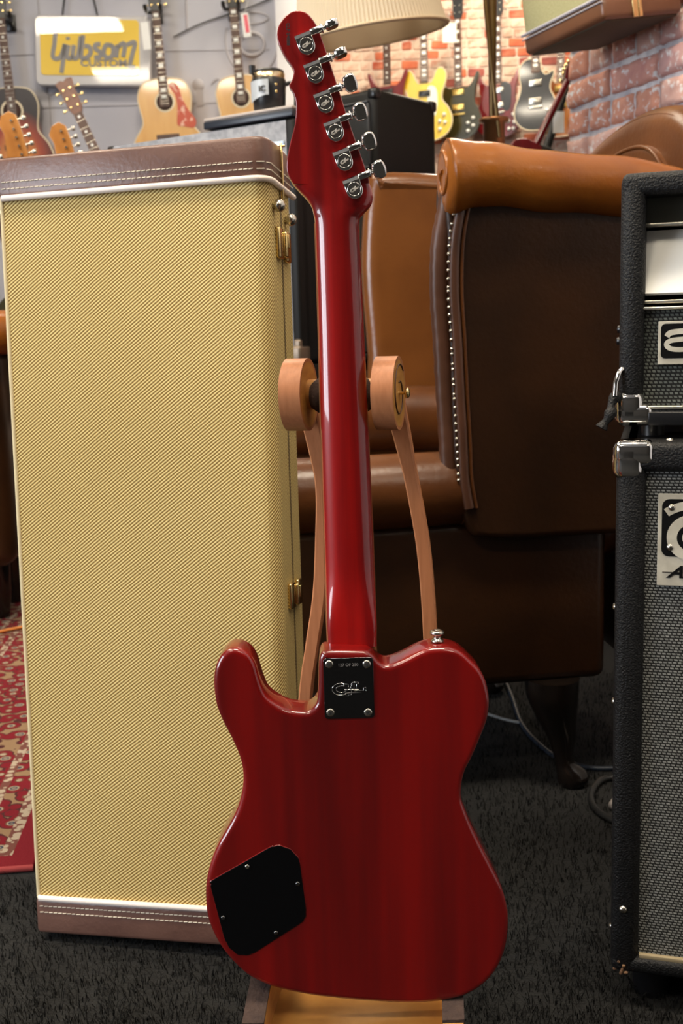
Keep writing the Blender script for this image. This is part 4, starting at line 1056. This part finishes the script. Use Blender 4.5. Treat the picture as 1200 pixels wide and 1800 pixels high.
def guitar(name, label, group, loc, rot, outl, W, H, D, m, neck_l, edge=None, acoustic=False, neckm=None, head='three', headm=None, hole=None, pickg=None, hw=None, dots=True, blocks=False, knobs=(), pickups=(), bridge=None, top_i=.80):
    """local: x across, y depth (front at y=0, facing -y), z up from the bottom of the body"""
    t = thing(name, label, 'guitar', loc, rot, group)
    o = smooth([(x * W, z * H) for x, z in outl], 4)
    g = G(); g.prism(o, 0, D, .004, 'y', 3); g.build('body', m, t)
    if edge:
        g = G(); pp = [(p.x, .002, p.y) for p in o]; g.tube(pp + pp[:2], .0042, 5, False); g.build('binding', edge, t)
    nz0 = H * (.62 if acoustic else top_i); nz1 = H * (1.0 if acoustic else top_i) + neck_l
    if acoustic: nz0 = H * .70
    g = G(); g.loft([[(-.027, .0, nz0), (-.027, -.006, nz0), (.027, -.006, nz0), (.027, .0, nz0)], [(-.0215, .0, nz1), (-.0215, -.006, nz1), (.0215, -.006, nz1), (.0215, .0, nz1)]], True, False); g.build('fretboard', rosew if not blocks == 'black' else black_plastic, t)
    g = G(); g.loft([[(math.cos(PI * j / 8) * w_, math.sin(PI * j / 8) * .018, z) for j in range(9)] for w_, z in ((.0275, nz0 + .05), (.022, nz1))], True); g.build('neck', neckm or mahog, t)
    sc = neck_l + (H * .30 if acoustic else H * .0)
    g = G()
    span = nz1 - nz0
    for k in range(1, 20):
        z = nz1 - span * (1 - 2 ** (-k / 12.0)) * 1.45
        if z > nz0 + .01: g.box((0, -.0066, z), (.046, .0016, .0018))
    g.build('frets', nickel, t, 'stuff')
    g = G()
    for k in (1, 3, 5, 7, 9, 12, 15, 17):
        z = nz1 - span * (1 - 2 ** (-(k - .5) / 12.0)) * 1.45
        if z > nz0 + .01: g.box((0, -.0068, z), (.026 if blocks else .011, .0012, .018 if blocks else .011))
    g.build('inlay', pearl, t, 'stuff')
    hz = nz1
    if head == 'three':
        ho = [(-.022, 0), (.022, 0), (.034, .03), (.036, .12), (.044, .17), (.018, .178), (0, .168), (-.018, .178), (-.044, .17), (-.036, .12), (-.034, .03)]
    else:
        ho = [(-.021, 0), (.021, 0), (.031, .02), (.034, .05), (.037, .13), (.034, .175), (.015, .192), (-.012, .185), (-.03, .16), (-.022, .13), (-.026, .10), (-.034, .06), (-.03, .03)]
    g = G(); g.prism([(x, hz + z) for x, z in ho], .002, .016, .002, 'y', 2); hh = g.build('headstock', headm or black_plastic, t)
    pts_ = [(s_ * .036, .035 + .045 * k) for s_ in (-1, 1) for k in range(3)] if head == 'three' else [(.034, .025 + .027 * k) for k in range(6)]
    for x, z in pts_:
        s_ = 1 if x > 0 else -1
        g = G(); g.cyl((x, .008, hz + z), (x + s_ * .014, .008, hz + z), .003, None, 8); g.box((x + s_ * .021, .008, hz + z), (.014, .008, .014), .003); g.cyl((x - s_ * .018, .004, hz + z), (x - s_ * .018, -.008, hz + z), .004, None, 8); g.build('tuning_peg', nickel if not acoustic else gold, hh)
    if hole:
        hz_, hr = hole
        g = G(); g.lathe([(hr, -.0005), (hr * .98, -.0012), (.0001, -.0012)], (0, 0, hz_), (0, 1, 0), 28); g.build('sound_hole', hole_m, t)
        g = G(); annulus(g, 0, hz_, hr, hr * 1.22, 0, 360, -.0016, .0004, 32); g.build('rosette', binding, t)
    if pickg:
        g = G(); g.prism([(x, z) for x, z in smooth(pickg[1], 4)], -.0022, .0004, .0008, 'y', 2, False); pg = g.build('pickguard', pickg[0], t)
    for (x, z, w_, h_, mm_) in pickups:
        g = G(); g.box((x, -.004, z), (w_, .012, h_), .002); g.build('pickup', mm_, t)
    for (x, z) in knobs:
        g = G(); g.lathe([(.011, 0), (.010, .011), (.007, .014), (.0001, .014)], (x, 0, z), (0, -1, 0), 14); g.build('knob', pearl, t)
    if bridge:
        x, z, w_, h_, mm_ = bridge
        g = G(); g.box((x, -.005, z), (w_, .012, h_), .003); g.build('bridge', mm_, t)
    return t
def gloss(name, c, c2=None, **k): return mat(name, c, .25, coat=1.0, coat_rough=.06, col2=c2, nscale=20, stretch=(1, 1, .2), **k)
nat = gloss('natural_spruce', (.72, .42, .15), (.66, .36, .115))
# sunburst: colour follows the distance from the centre of the top
def sunburst(name, cx, cz, r0, r1, mid, edge_):
    m = bpy.data.materials.new(name); m.use_nodes = True; nt = m.node_tree; b = nt.nodes['Principled BSDF']; b.inputs['Roughness'].default_value = .3; b.inputs['Coat Weight'].default_value = .6
    tc = nt.nodes.new('ShaderNodeTexCoord'); vm = nt.nodes.new('ShaderNodeVectorMath'); vm.operation = 'MULTIPLY_ADD'; vm.inputs[1].default_value = (1.25, 0, 1); vm.inputs[2].default_value = (-cx, 0, -cz)
    nt.links.new(tc.outputs['Object'], vm.inputs[0]); ln = nt.nodes.new('ShaderNodeVectorMath'); ln.operation = 'LENGTH'; nt.links.new(vm.outputs[0], ln.inputs[0])
    mr = nt.nodes.new('ShaderNodeMapRange'); mr.inputs[1].default_value = r0; mr.inputs[2].default_value = r1; nt.links.new(ln.outputs['Value'], mr.inputs[0])
    cr = nt.nodes.new('ShaderNodeValToRGB'); cr.color_ramp.elements[0].color = (*mid, 1); cr.color_ramp.elements[1].color = (*edge_, 1)
    e = cr.color_ramp.elements.new(.55); e.color = (mid[0] * .45, mid[1] * .16, mid[2] * .3, 1)
    nt.links.new(mr.outputs[0], cr.inputs[0]); nt.links.new(cr.outputs[0], b.inputs['Base Color'])
    return m
AG = 'acoustic guitars on the grey wall'
tort = mat('red_tortoise', (.50, .07, .03), .3, col2=(.72, .42, .32), nscale=26, contrast=(.56, .62))
LEAN = R(-2.6)
guitar('acoustic_guitar', 'natural acoustic guitar with red flowered pickguard hanging beside the yellow sign', AG, (-.905, 6.38, 1.775), (0, R(-2.8), 0), ac_out, .41, .51, .10, nat, .355, binding, True, mahog, 'three', black_plastic, (.385, .046),
       (tort, [(.030, .47), (.055, .485), (.085, .46), (.10, .40), (.125, .34), (.165, .275), (.15, .235), (.10, .245), (.06, .255), (.062, .30), (.068, .36), (.06, .42)]), blocks=True, bridge=(.0, .195, .13, .03, rosew))
guitar('acoustic_guitar', 'natural acoustic guitar without pickguard hanging behind the travel mug', AG, (-.475, 6.38, 1.79), (0, R(-2.8), 0), ac_out, .38, .50, .10, nat, .355, binding, True, mahog, 'three', black_plastic, (.38, .046), None, blocks=True, bridge=(0, .19, .13, .03, rosew))
sb = sunburst('tobacco_burst', 0, .13, .05, .27, (.72, .30, .05), (.020, .012, .012))
guitar('acoustic_guitar', 'dark sunburst acoustic guitar with pale sound hole ring, left on the grey wall', AG, (-1.765, 6.38, 1.75), (0, R(-2.8), 0), ac_out, .41, .51, .10, sb, .37, binding, True, mahog, 'three', black_plastic, (.385, .052), None, bridge=(0, .19, .13, .03, rosew))
# price tags on strings
def price_tag(label, loc, w_, h_, ry, red=False):
    t = thing('price_tag', label, 'price tag', loc, (0, ry, 0))
    g = G(); g.box((0, 0, -h_ / 2), (w_, .002, h_)); cd_ = g.build('card', white_m, t)
    g = G(); g.tube([(0, 0, 0), (w_ * .4, -.002, .03), (w_ * .7, -.002, .06)], .0012, 5); g.build('string', white_m, t)
    if red:
        g = G(); g.box((w_ * .1, -.0016, -h_ * .45), (w_ * .5, .001, h_ * .75)); g.build('print', red_print, cd_)
price_tag('plain white price tag hanging beside the neck of the red flowered acoustic guitar', (-1.005, 6.32, 2.57), .042, .145, R(-4))
price_tag('red and white price tag hanging beside the neck of the mug side acoustic guitar', (-.452, 6.32, 2.60), .042, .125, R(-6), True)
# wall hangers
def hanger(loc, label):
    t = thing('guitar_hanger', label, 'hanger', loc, group='wall hangers of the acoustic guitars')
    g = G(); g.box((0, .045, 0), (.06, .02, .09), .006); g.cyl((0, .04, 0), (0, -.06, .0), .012); g.build('bracket', black_plastic, t)
    g = G()
    for s_ in (-1, 1): g.tube(smooth([(0, -.055, -.005), (s_ * .035, -.06, -.008), (s_ * .042, -.10, -.004), (s_ * .042, -.125, .01)], 4, False), .011, 8)
    g.build('fork', black_plastic, t)
for x, z, lb in ((-.955, 2.645, 'black wall hanger over the red flowered acoustic guitar'), (-.525, 2.65, 'black wall hanger over the acoustic guitar behind the mug'), (-1.785, 2.63, 'black wall hanger over the dark sunburst acoustic guitar')):
    hanger((x, 6.445, z), lb)
# lit maker's sign
SGN = thing('wall_sign', 'yellow glossy guitar maker sign in a grey frame hanging on the grey wall', 'sign', (-1.32, 6.425, 2.455), (-R(2), R(2.2), 0))
gfr = mat('sign_frame_grey', (.42, .41, .43), .3, coat=.6)
yel = mat('sign_yellow', (.80, .56, .09), .6, coat=1.0, coat_rough=.012, spec=.1)
ltr = mat('sign_letter_grey', (.27, .26, .26), .6, coat=1.0, coat_rough=.012, spec=.1)
g = G(); g.prism(rrect(-.325, .325, -.19, .19, .035, 6), .0, .05, .008, 'y', 3); g.build('frame', gfr, SGN)
g = G(); g.prism(rrect(-.292, .262, -.135, .165, .02, 5), -.004, .006, .001, 'y', 2, False); sp_y = g.build('sign_panel', yel, SGN)
def stroke2(g, pts, wdt, sm=5, y0=-.0075, y1=-.0035):
    P = smooth([(x, z) for x, z in pts], sm, False); rings = []
    for i, p in enumerate(P):
        tt = (P[min(i + 1, len(P) - 1)] - P[max(i - 1, 0)]).normalized(); nn = Vector((-tt.y, tt.x)) * wdt / 2
        rings.append([(p.x + nn.x, y0, p.y + nn.y), (p.x - nn.x, y0, p.y - nn.y), (p.x - nn.x, y1, p.y - nn.y), (p.x + nn.x, y1, p.y + nn.y)])
    g.loft(rings, True, False)
def SX(px, py): return ((px - 575) / 980 * .65 + .0, (445 - py) / 640 * .38)   # drawing grid of the lettering
letters = [
    [(330, 250), (275, 270), (255, 400), (240, 500), (270, 525), (310, 500), (345, 400)], [(345, 390), (330, 520), (310, 655)],
    [(375, 400), (360, 500), (385, 520), (410, 500)], [(420, 400), (408, 500), (430, 520), (455, 490), (480, 320)], [(500, 310), (480, 500), (520, 515), (560, 470), (550, 415), (510, 410)],
    [(645, 390), (605, 395), (600, 430), (640, 460), (640, 500), (590, 512)], [(735, 400), (690, 400), (670, 470), (700, 512), (745, 490), (752, 420), (725, 395)],
    [(790, 395), (775, 510)], [(785, 420), (835, 380), (850, 410), (835, 505)], [(868, 395), (935, 370), (915, 470), (890, 590), (935, 590)]]
g = G()
for L_ in letters: stroke2(g, [SX(*p) for p in L_], .024)
g.box((SX(372, 340)[0], -.0055, SX(372, 340)[1]), (.022, .004, .016)); g.build('sign_lettering', ltr, sp_y)
text('sign_small_lettering', 'CUSTOM', .052, ltr, sp_y, (SX(670, 588)[0], -.0055, SX(670, 588)[1]), (R(90), 0, 0), .002, .0015, 1.25)
g = G(); g.tube([(-.17, .02, .185), (-.14, .03, .40)], .006, 6); g.tube([(.03, .02, .185), (-.02, .03, .40)], .006, 6); g.build('hanging_wire', dark_line, SGN)

# electric guitars on the whitewashed wall
EG = 'electric guitars on the whitewashed brick wall'
g_green = gloss('olive_black', (.022, .020, .006), (.034, .032, .012))
g_cherry = gloss('dark_cherry', (.17, .008, .010), (.10, .004, .006))
g_yel = gloss('tv_yellow', (.74, .52, .035), (.68, .45, .03))
g_blk = gloss('gloss_black', (.004, .004, .005))
g_burst = gloss('amber_burst', (.40, .15, .03), (.12, .03, .012))
gp = mat('gold_pickup', (.62, .45, .14), .3, .8)
TWI = R(-24)
guitar('electric_guitar', 'olive black double horned guitar with gold pickups on the whitewashed brick wall', EG, (.85, 7.46, 2.085), (0, 0, TWI), sg_out, .30, .42, .034, g_green, .42, None, blocks=True, pickups=((0, .30, .075, .035, gp), (0, .205, .075, .035, gp)), knobs=((.10, .13), (.10, .08), (.065, .10), (.065, .05)), bridge=(0, .16, .09, .012, gp))
guitar('electric_guitar', 'cherry red double horned guitar behind the brass lamp pole', EG, (1.11, 7.46, 2.09), (0, 0, TWI), sg_out, .32, .425, .034, g_cherry, .42, None, blocks=True, pickups=((0, .30, .075, .035, nickel), (0, .205, .075, .035, nickel)), knobs=((.105, .14), (.11, .09), (.07, .10), (.075, .05), (.105, .05)), bridge=(0, .16, .09, .012, nickel), pickg=(g_blk, [(.02, .34), (.085, .33), (.09, .24), (.075, .17), (.03, .19)]))
guitar('electric_guitar', 'glossy black single cut guitar hanging under the small tweed amplifier', EG, (1.325, 7.28, 2.10), (0, 0, R(-16)), lp_out, .275, .44, .045, g_blk, .42, binding, blocks=True, pickups=((0, .29, .08, .036, nickel), (0, .18, .08, .036, nickel)), knobs=((.105, .14), (.10, .08), (.065, .06), (.07, .12)), bridge=(0, .14, .09, .014, nickel))
guitar('electric_guitar', 'bright yellow hollow guitar half hidden by the black cube amplifier', EG, (.625, 7.42, 2.075), (0, 0, R(-18)), dc_out, .36, .46, .045, g_yel, .42, binding, blocks=True, pickups=((0, .30, .075, .035, black_plastic), (0, .2, .075, .035, black_plastic)), knobs=((.13, .16), (.135, .11), (.10, .12), (.10, .07)), pickg=(mat('white_guard', (.7, .7, .62), .3), [(.02, .33), (.075, .33), (.085, .24), (.07, .16), (.03, .16)]))
guitar('electric_guitar', 'dark red double horned guitar with only its horns above the black cube amplifier', EG, (.385, 7.46, 2.10), (0, 0, TWI), sg_out, .30, .43, .034, g_cherry, .42, None, pickups=((0, .30, .075, .035, black_plastic), (0, .2, .075, .035, black_plastic)))
guitar('electric_guitar', 'amber sunburst guitar with gold knob at the corner of the near brick wall', EG, (1.515, 7.42, 2.08), (0, 0, TWI), dc_out, .32, .43, .04, g_burst, .42, binding, pickups=((0, .30, .075, .035, gp), (0, .2, .075, .035, gp)), knobs=((-.09, .36), (.1, .1)))
g = G(); g.box((0, 0, -.06), (.09, .003, .12)); 
t = thing('price_tag', 'pale price tag hanging from the neck of the olive black guitar', 'price tag', (.79, 7.40, 2.80)); g.build('card', mat('pale_tag', (.72, .70, .60), .6), t)
g = G(); g.box((0, 0, -.05), (.06, .003, .11))
t = thing('price_tag', 'white price tag low by the corner of the near brick wall', 'price tag', (1.232, 6.085, 1.985)); g.build('card', white_m, t)
# two slim necks leaning below the wall guitars
def lean_neck(label, p0, p1, m, r):
    t = thing('leaning_guitar', label, 'guitar', p0)
    v = Vector(p1) - Vector(p0)
    g = G(); g.tube([Vector((0, 0, 0)), v], [r, r * .8], 8, True, (1, .5)); g.build('neck', m, t)
    dn = -v.normalized()
    g = G(); o = smooth([(x * .33, z * .43) for x, z in lp_out], 3)
    q = dn.to_track_quat('-Z', 'Y').to_matrix().to_4x4()
    up_ = v.normalized(); ri = Vector((0, 1, 0)).cross(up_).normalized(); dp = up_.cross(ri).normalized() * -1
    g.M = Matrix(((ri.x, dp.x, up_.x, 0), (ri.y, dp.y, up_.y, 0), (ri.z, dp.z, up_.z, 0), (0, 0, 0, 1))) @ Matrix.Translation((0, 0, -.42))
    g.prism(o, 0, .045, .005, 'y', 3); g.build('body', m, t)
    g = G(); g.M = g.M @ Matrix.Translation(v)
    g.M = Matrix.Translation(v) @ Matrix(((ri.x, dp.x, up_.x, 0), (ri.y, dp.y, up_.y, 0), (ri.z, dp.z, up_.z, 0), (0, 0, 0, 1)))
    g.prism([(-.02, 0), (.02, 0), (.034, .03), (.036, .12), (.042, .17), (0, .165), (-.042, .17), (-.036, .12), (-.034, .03)], 0, .014, .002, 'y', 2); hh = g.build('headstock', m, t)
    g = G()
    for k in range(3):
        for s_ in (-1, 1):
            P = v + up_ * (.04 + .042 * k) + ri * (s_ * .042); g.box(P, (.018, .012, .016), .004)
    g.build('tuning_pegs', gold, hh)
    return t
lean_neck('slim red guitar neck leaning diagonally in front of the black guitar', (1.09, 6.0, 1.80), (1.262, 6.0, 2.13), g_cherry, .022)
lean_neck('slim black guitar neck leaning just right of the leaning red neck', (1.172, 6.12, 1.80), (1.275, 6.12, 2.10), mat('dull_black', (.02, .02, .018), .5), .024)
# rack that holds the leaning guitars and a stand for the two necks
def rack(label, x0, x1, y, z):
    t = thing('guitar_rack', label, 'rack', ((x0 + x1) / 2, y, 0))
    W = x1 - x0; g = G()
    for s_ in (-1, 1):
        for dy in (-.14, .14): g.cyl((s_ * W / 2, dy, 0), (s_ * W / 2, dy, z), .014)
    for zz in (.12, z):
        for dy in (-.14, .14): g.cyl((-W / 2, dy, zz), (W / 2, dy, zz), .014)
        for s_ in (-1, 1): g.cyl((s_ * W / 2, -.14, zz), (s_ * W / 2, .14, zz), .014)
    g.build('frame', black_metal, t)
    g = G(); g.box((0, 0, z + .012), (W, .30, .02), .004); g.build('shelf', black_metal, t)
rack('black metal rack below the leaning necks by the far brick wall', .70, 1.28, 6.07, 1.365)

# ================================================================== guitars standing at the left, heads above the case
def stand_guitar(label, px, y, ztop, tilt, headm, m, hd='six', flip=1, group=None):
    L = .42 + .43 * .8 + .19
    t = guitar('standing_guitar', label, group, (px + L * math.sin(-tilt), y, ztop - L * math.cos(tilt)), (0, tilt, 0), lp_out, .33, .43, .045, m, .42, None, neckm=headm, head=hd, headm=headm)
    return t
maple = gloss('amber_maple', (.50, .22, .055), (.42, .17, .04))
HG = 'guitars standing behind the yellow case'
stand_guitar('standing guitar with amber headstock and dark string line, second of three from the left edge', -1.045, 3.64, 1.583, R(-14), maple, g_burst, 'six', 1, HG)
stand_guitar('standing guitar whose rounded amber headstock is furthest from the left edge of the three', -.925, 3.80, 1.575, R(-14), maple, g_cherry, 'six', 1, HG)
stand_guitar('standing guitar with amber headstock cut by the left edge', -1.125, 3.56, 1.530, R(-14), maple, g_green, 'six', 1, HG)
def low_rack(label, x, y, w_, h_):
    t = thing('guitar_stand', label, 'stand', (x, y, 0)); g = G()
    for s_ in (-1, 1):
        for dy in (-.12, .12): g.cyl((s_ * w_ / 2, dy, .0105), (s_ * w_ / 2, dy, h_), .012)
    g.box((0, 0, h_ - .01), (w_ + .03, .36, .02), .004); g.build('frame', black_metal, t)
low_rack('low black stand under the three amber headed guitars, hidden behind the case', -.74, 3.68, .46, .615)
t = guitar('acoustic_guitar', 'brown acoustic guitar leaning right with its headstock in front of the yellow sign', None, (-.885, 5.35, 1.16), (R(-8), R(-23), 0), ac_out, .37, .48, .095, mahog, .37, None, True, mahog, 'three', mahog, (.36, .045), None)
low_rack('low black stand below the leaning brown acoustic guitar', -.85, 5.45, .4, 1.10)

# ================================================================== rug, far armchair, cables
def rug_mat():
    m = bpy.data.materials.new('persian_rug'); m.use_nodes = True; nt = m.node_tree; b = nt.nodes['Principled BSDF']; b.inputs['Roughness'].default_value = .95; b.inputs['Specular IOR Level'].default_value = .1
    tc = nt.nodes.new('ShaderNodeTexCoord'); sx = nt.nodes.new('ShaderNodeSeparateXYZ'); nt.links.new(tc.outputs['Object'], sx.inputs[0])
    mn = nt.nodes.new('ShaderNodeMath'); mn.operation = 'MULTIPLY'; mn.inputs[1].default_value = -1; nt.links.new(sx.outputs['X'], mn.inputs[0])
    mi = nt.nodes.new('ShaderNodeMath'); mi.operation = 'MINIMUM'; nt.links.new(mn.outputs[0], mi.inputs[0]); nt.links.new(sx.outputs['Y'], mi.inputs[1])
    def rng(a, c):
        r = nt.nodes.new('ShaderNodeMath'); r.operation = 'COMPARE'; r.inputs[1].default_value = (a + c) / 2; r.inputs[2].default_value = (c - a) / 2; nt.links.new(mi.outputs[0], r.inputs[0]); return r.outputs[0]
    red = (.15, .012, .018, 1)
    n1 = nt.nodes.new('ShaderNodeTexVoronoi'); n1.inputs['Scale'].default_value = 28; nt.links.new(tc.outputs['Object'], n1.inputs['Vector'])
    cr = nt.nodes.new('ShaderNodeValToRGB'); cr.color_ramp.interpolation = 'CONSTANT'
    E_ = cr.color_ramp.elements; E_[0].position = 0; E_[0].color = (.20, .16, .12, 1); E_[1].position = .14; E_[1].color = (.05, .055, .075, 1)
    for p_, c_ in ((.22, (.30, .25, .18, 1)), (.29, (.12, .05, .03, 1)), (.35, red), (.58, (.06, .02, .02, 1)), (.66, (.22, .14, .08, 1))):
        e = E_.new(p_); e.color = c_
    nt.links.new(n1.outputs['Distance'], cr.inputs[0])
    n2 = nt.nodes.new('ShaderNodeTexVoronoi'); n2.inputs['Scale'].default_value = 60; nt.links.new(tc.outputs['Object'], n2.inputs['Vector'])
    c2 = nt.nodes.new('ShaderNodeValToRGB'); c2.color_ramp.interpolation = 'CONSTANT'; F_ = c2.color_ramp.elements; F_[0].color = (.34, .28, .21, 1); F_[1].position = .50; F_[1].color = (.13, .05, .04, 1)
    nt.links.new(n2.outputs['Distance'], c2.inputs[0])
    def mixc(a, bcol, fac):
        mx_ = nt.nodes.new('ShaderNodeMix'); mx_.data_type = 'RGBA'; nt.links.new(fac, mx_.inputs[0]); nt.links.new(a, mx_.inputs[6])
        if isinstance(bcol, tuple): mx_.inputs[7].default_value = bcol
        else: nt.links.new(bcol, mx_.inputs[7])
        return mx_.outputs[2]
    c = cr.outputs[0]
    c = mixc(c, red, rng(-.01, .042))
    for a, e in ((.042, .062), (.105, .122), (.30, .318), (.35, .362)): c = mixc(c, c2.outputs[0], rng(a, e))
    nz = nt.nodes.new('ShaderNodeTexNoise'); nz.inputs['Scale'].default_value = 300; nt.links.new(tc.outputs['Object'], nz.inputs['Vector'])
    bp = nt.nodes.new('ShaderNodeBump'); bp.inputs['Strength'].default_value = .5; bp.inputs['Distance'].default_value = .002; nt.links.new(nz.outputs['Fac'], bp.inputs['Height']); nt.links.new(bp.outputs[0], b.inputs['Normal'])
    nt.links.new(c, b.inputs['Base Color'])
    return m
RG = thing('persian_rug', 'red patterned persian rug lying on the carpet left of the yellow case', 'rug', (-.523, 1.657, 0), (0, 0, R(5.5)))
g = G(); g.box((-.85, 1.2, .005), (1.7, 2.4, .010), .004, 2); g.build('rug_pile', rug_mat(), RG)
g = G(); g.tube([(-.0, .0, .006), (-1.7, 0, .006)], .006, 6); g.build('rug_binding', mat('rug_edge', (.26, .03, .03), .9), RG)
FC = thing('club_armchair', 'dark brown leather armchair with stud lines half hidden behind the left side of the case', 'armchair', (-1.36, 3.05, .0), (0, 0, R(4)))
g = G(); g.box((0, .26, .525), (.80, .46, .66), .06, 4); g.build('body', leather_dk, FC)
g = G(); pa = smooth([(-.42, .03, .885), (-.2, .0, .89), (.2, .0, .89), (.41, .03, .885), (.42, .2, .885), (.42, .46, .885)], 4, False); g.tube(pa, .062, 18); g.build('rolled_arm', leather, FC)
g = G(); g.box((0, .28, .86), (.62, .36, .12), .05, 4); g.build('seat_cushion', leather_mid, FC)
for x in (-.3, .30):
    for y in (.22, .42):
        g = G(); g.lathe([(.03, .011), (.04, .10), (.045, .24)], (x, y, 0), (0, 0, 1), 12); g.build('leg', wood_dk, FC)
sm1 = add_studs(None, [((0, 0, 0), (0, -1, 0))], .004).build('stud', nickel, FC); sm1.location = (.33, .018, .30)
for i in range(1, 22):
    o = sm1.copy(); C.objects.link(o); o.location = (.33 + (.02 if i > 10 else 0), .018, .30 + i * .024)
def cable(label, pts, r, m):
    g = G(); g.tube(smooth(pts, 6, False), r, 8)
    o = g.build('floor_cable', m, None); tag(o, label, 'cable')
grey_c = mat('grey_cable', (.16, .16, .155), .5); blue_c = mat('blue_black_cable', (.015, .022, .035), .45); blk_c = mat('black_cable', (.012, .012, .012), .4)
cable('pale grey cable on the carpet beside the red guitar body', [(.05, 2.62, .006), (.18, 2.45, .006), (.306, 2.316, .006), (.345, 2.272, .006), (.375, 2.25, .006)], .0035, grey_c)
cable('blue black cable looping under the wing chair', [(.385, 2.70, .005), (.386, 2.45, .005), (.378, 2.25, .005), (.395, 2.12, .005), (.43, 2.03, .005), (.50, 1.99, .005), (.62, 2.02, .005)], .005, blue_c)
cable('black coiled cable with pale plug between chair leg and speaker cabinet', [(.60, 1.90, .006), (.50, 1.945, .006), (.455, 1.90, .006), (.437, 1.84, .006), (.447, 1.78, .006), (.50, 1.72, .006), (.60, 1.70, .006)], .006, blk_c)
PL = thing('cable_plug', 'pale grey plug lying by the black coiled cable', 'plug', (.467, 1.81, .011), (0, R(90), R(60)))
g = G(); g.lathe([(.004, 0), (.009, .003), (.0095, .035), (.006, .045), (.003, .05)], n=12); g.build('plug_body', mat('plug_grey', (.25, .22, .20), .5), PL)
g = G(); g.lathe([(.003, .05), (.003, .07), (.001, .072)], n=10); g.build('plug_tip', nickel, PL)
cable('orange cable lying across the persian rug', [(-1.28, 2.95, .016), (-1.10, 3.02, .016), (-.98, 3.12, .016), (-.85, 3.20, .016), (-.70, 3.22, .016)], .005, mat('orange_cable', (.60, .20, .04), .5))
for o in bpy.data.objects:
    if o.type == 'MESH' and o.name.startswith(('scroll_groove',)): pass
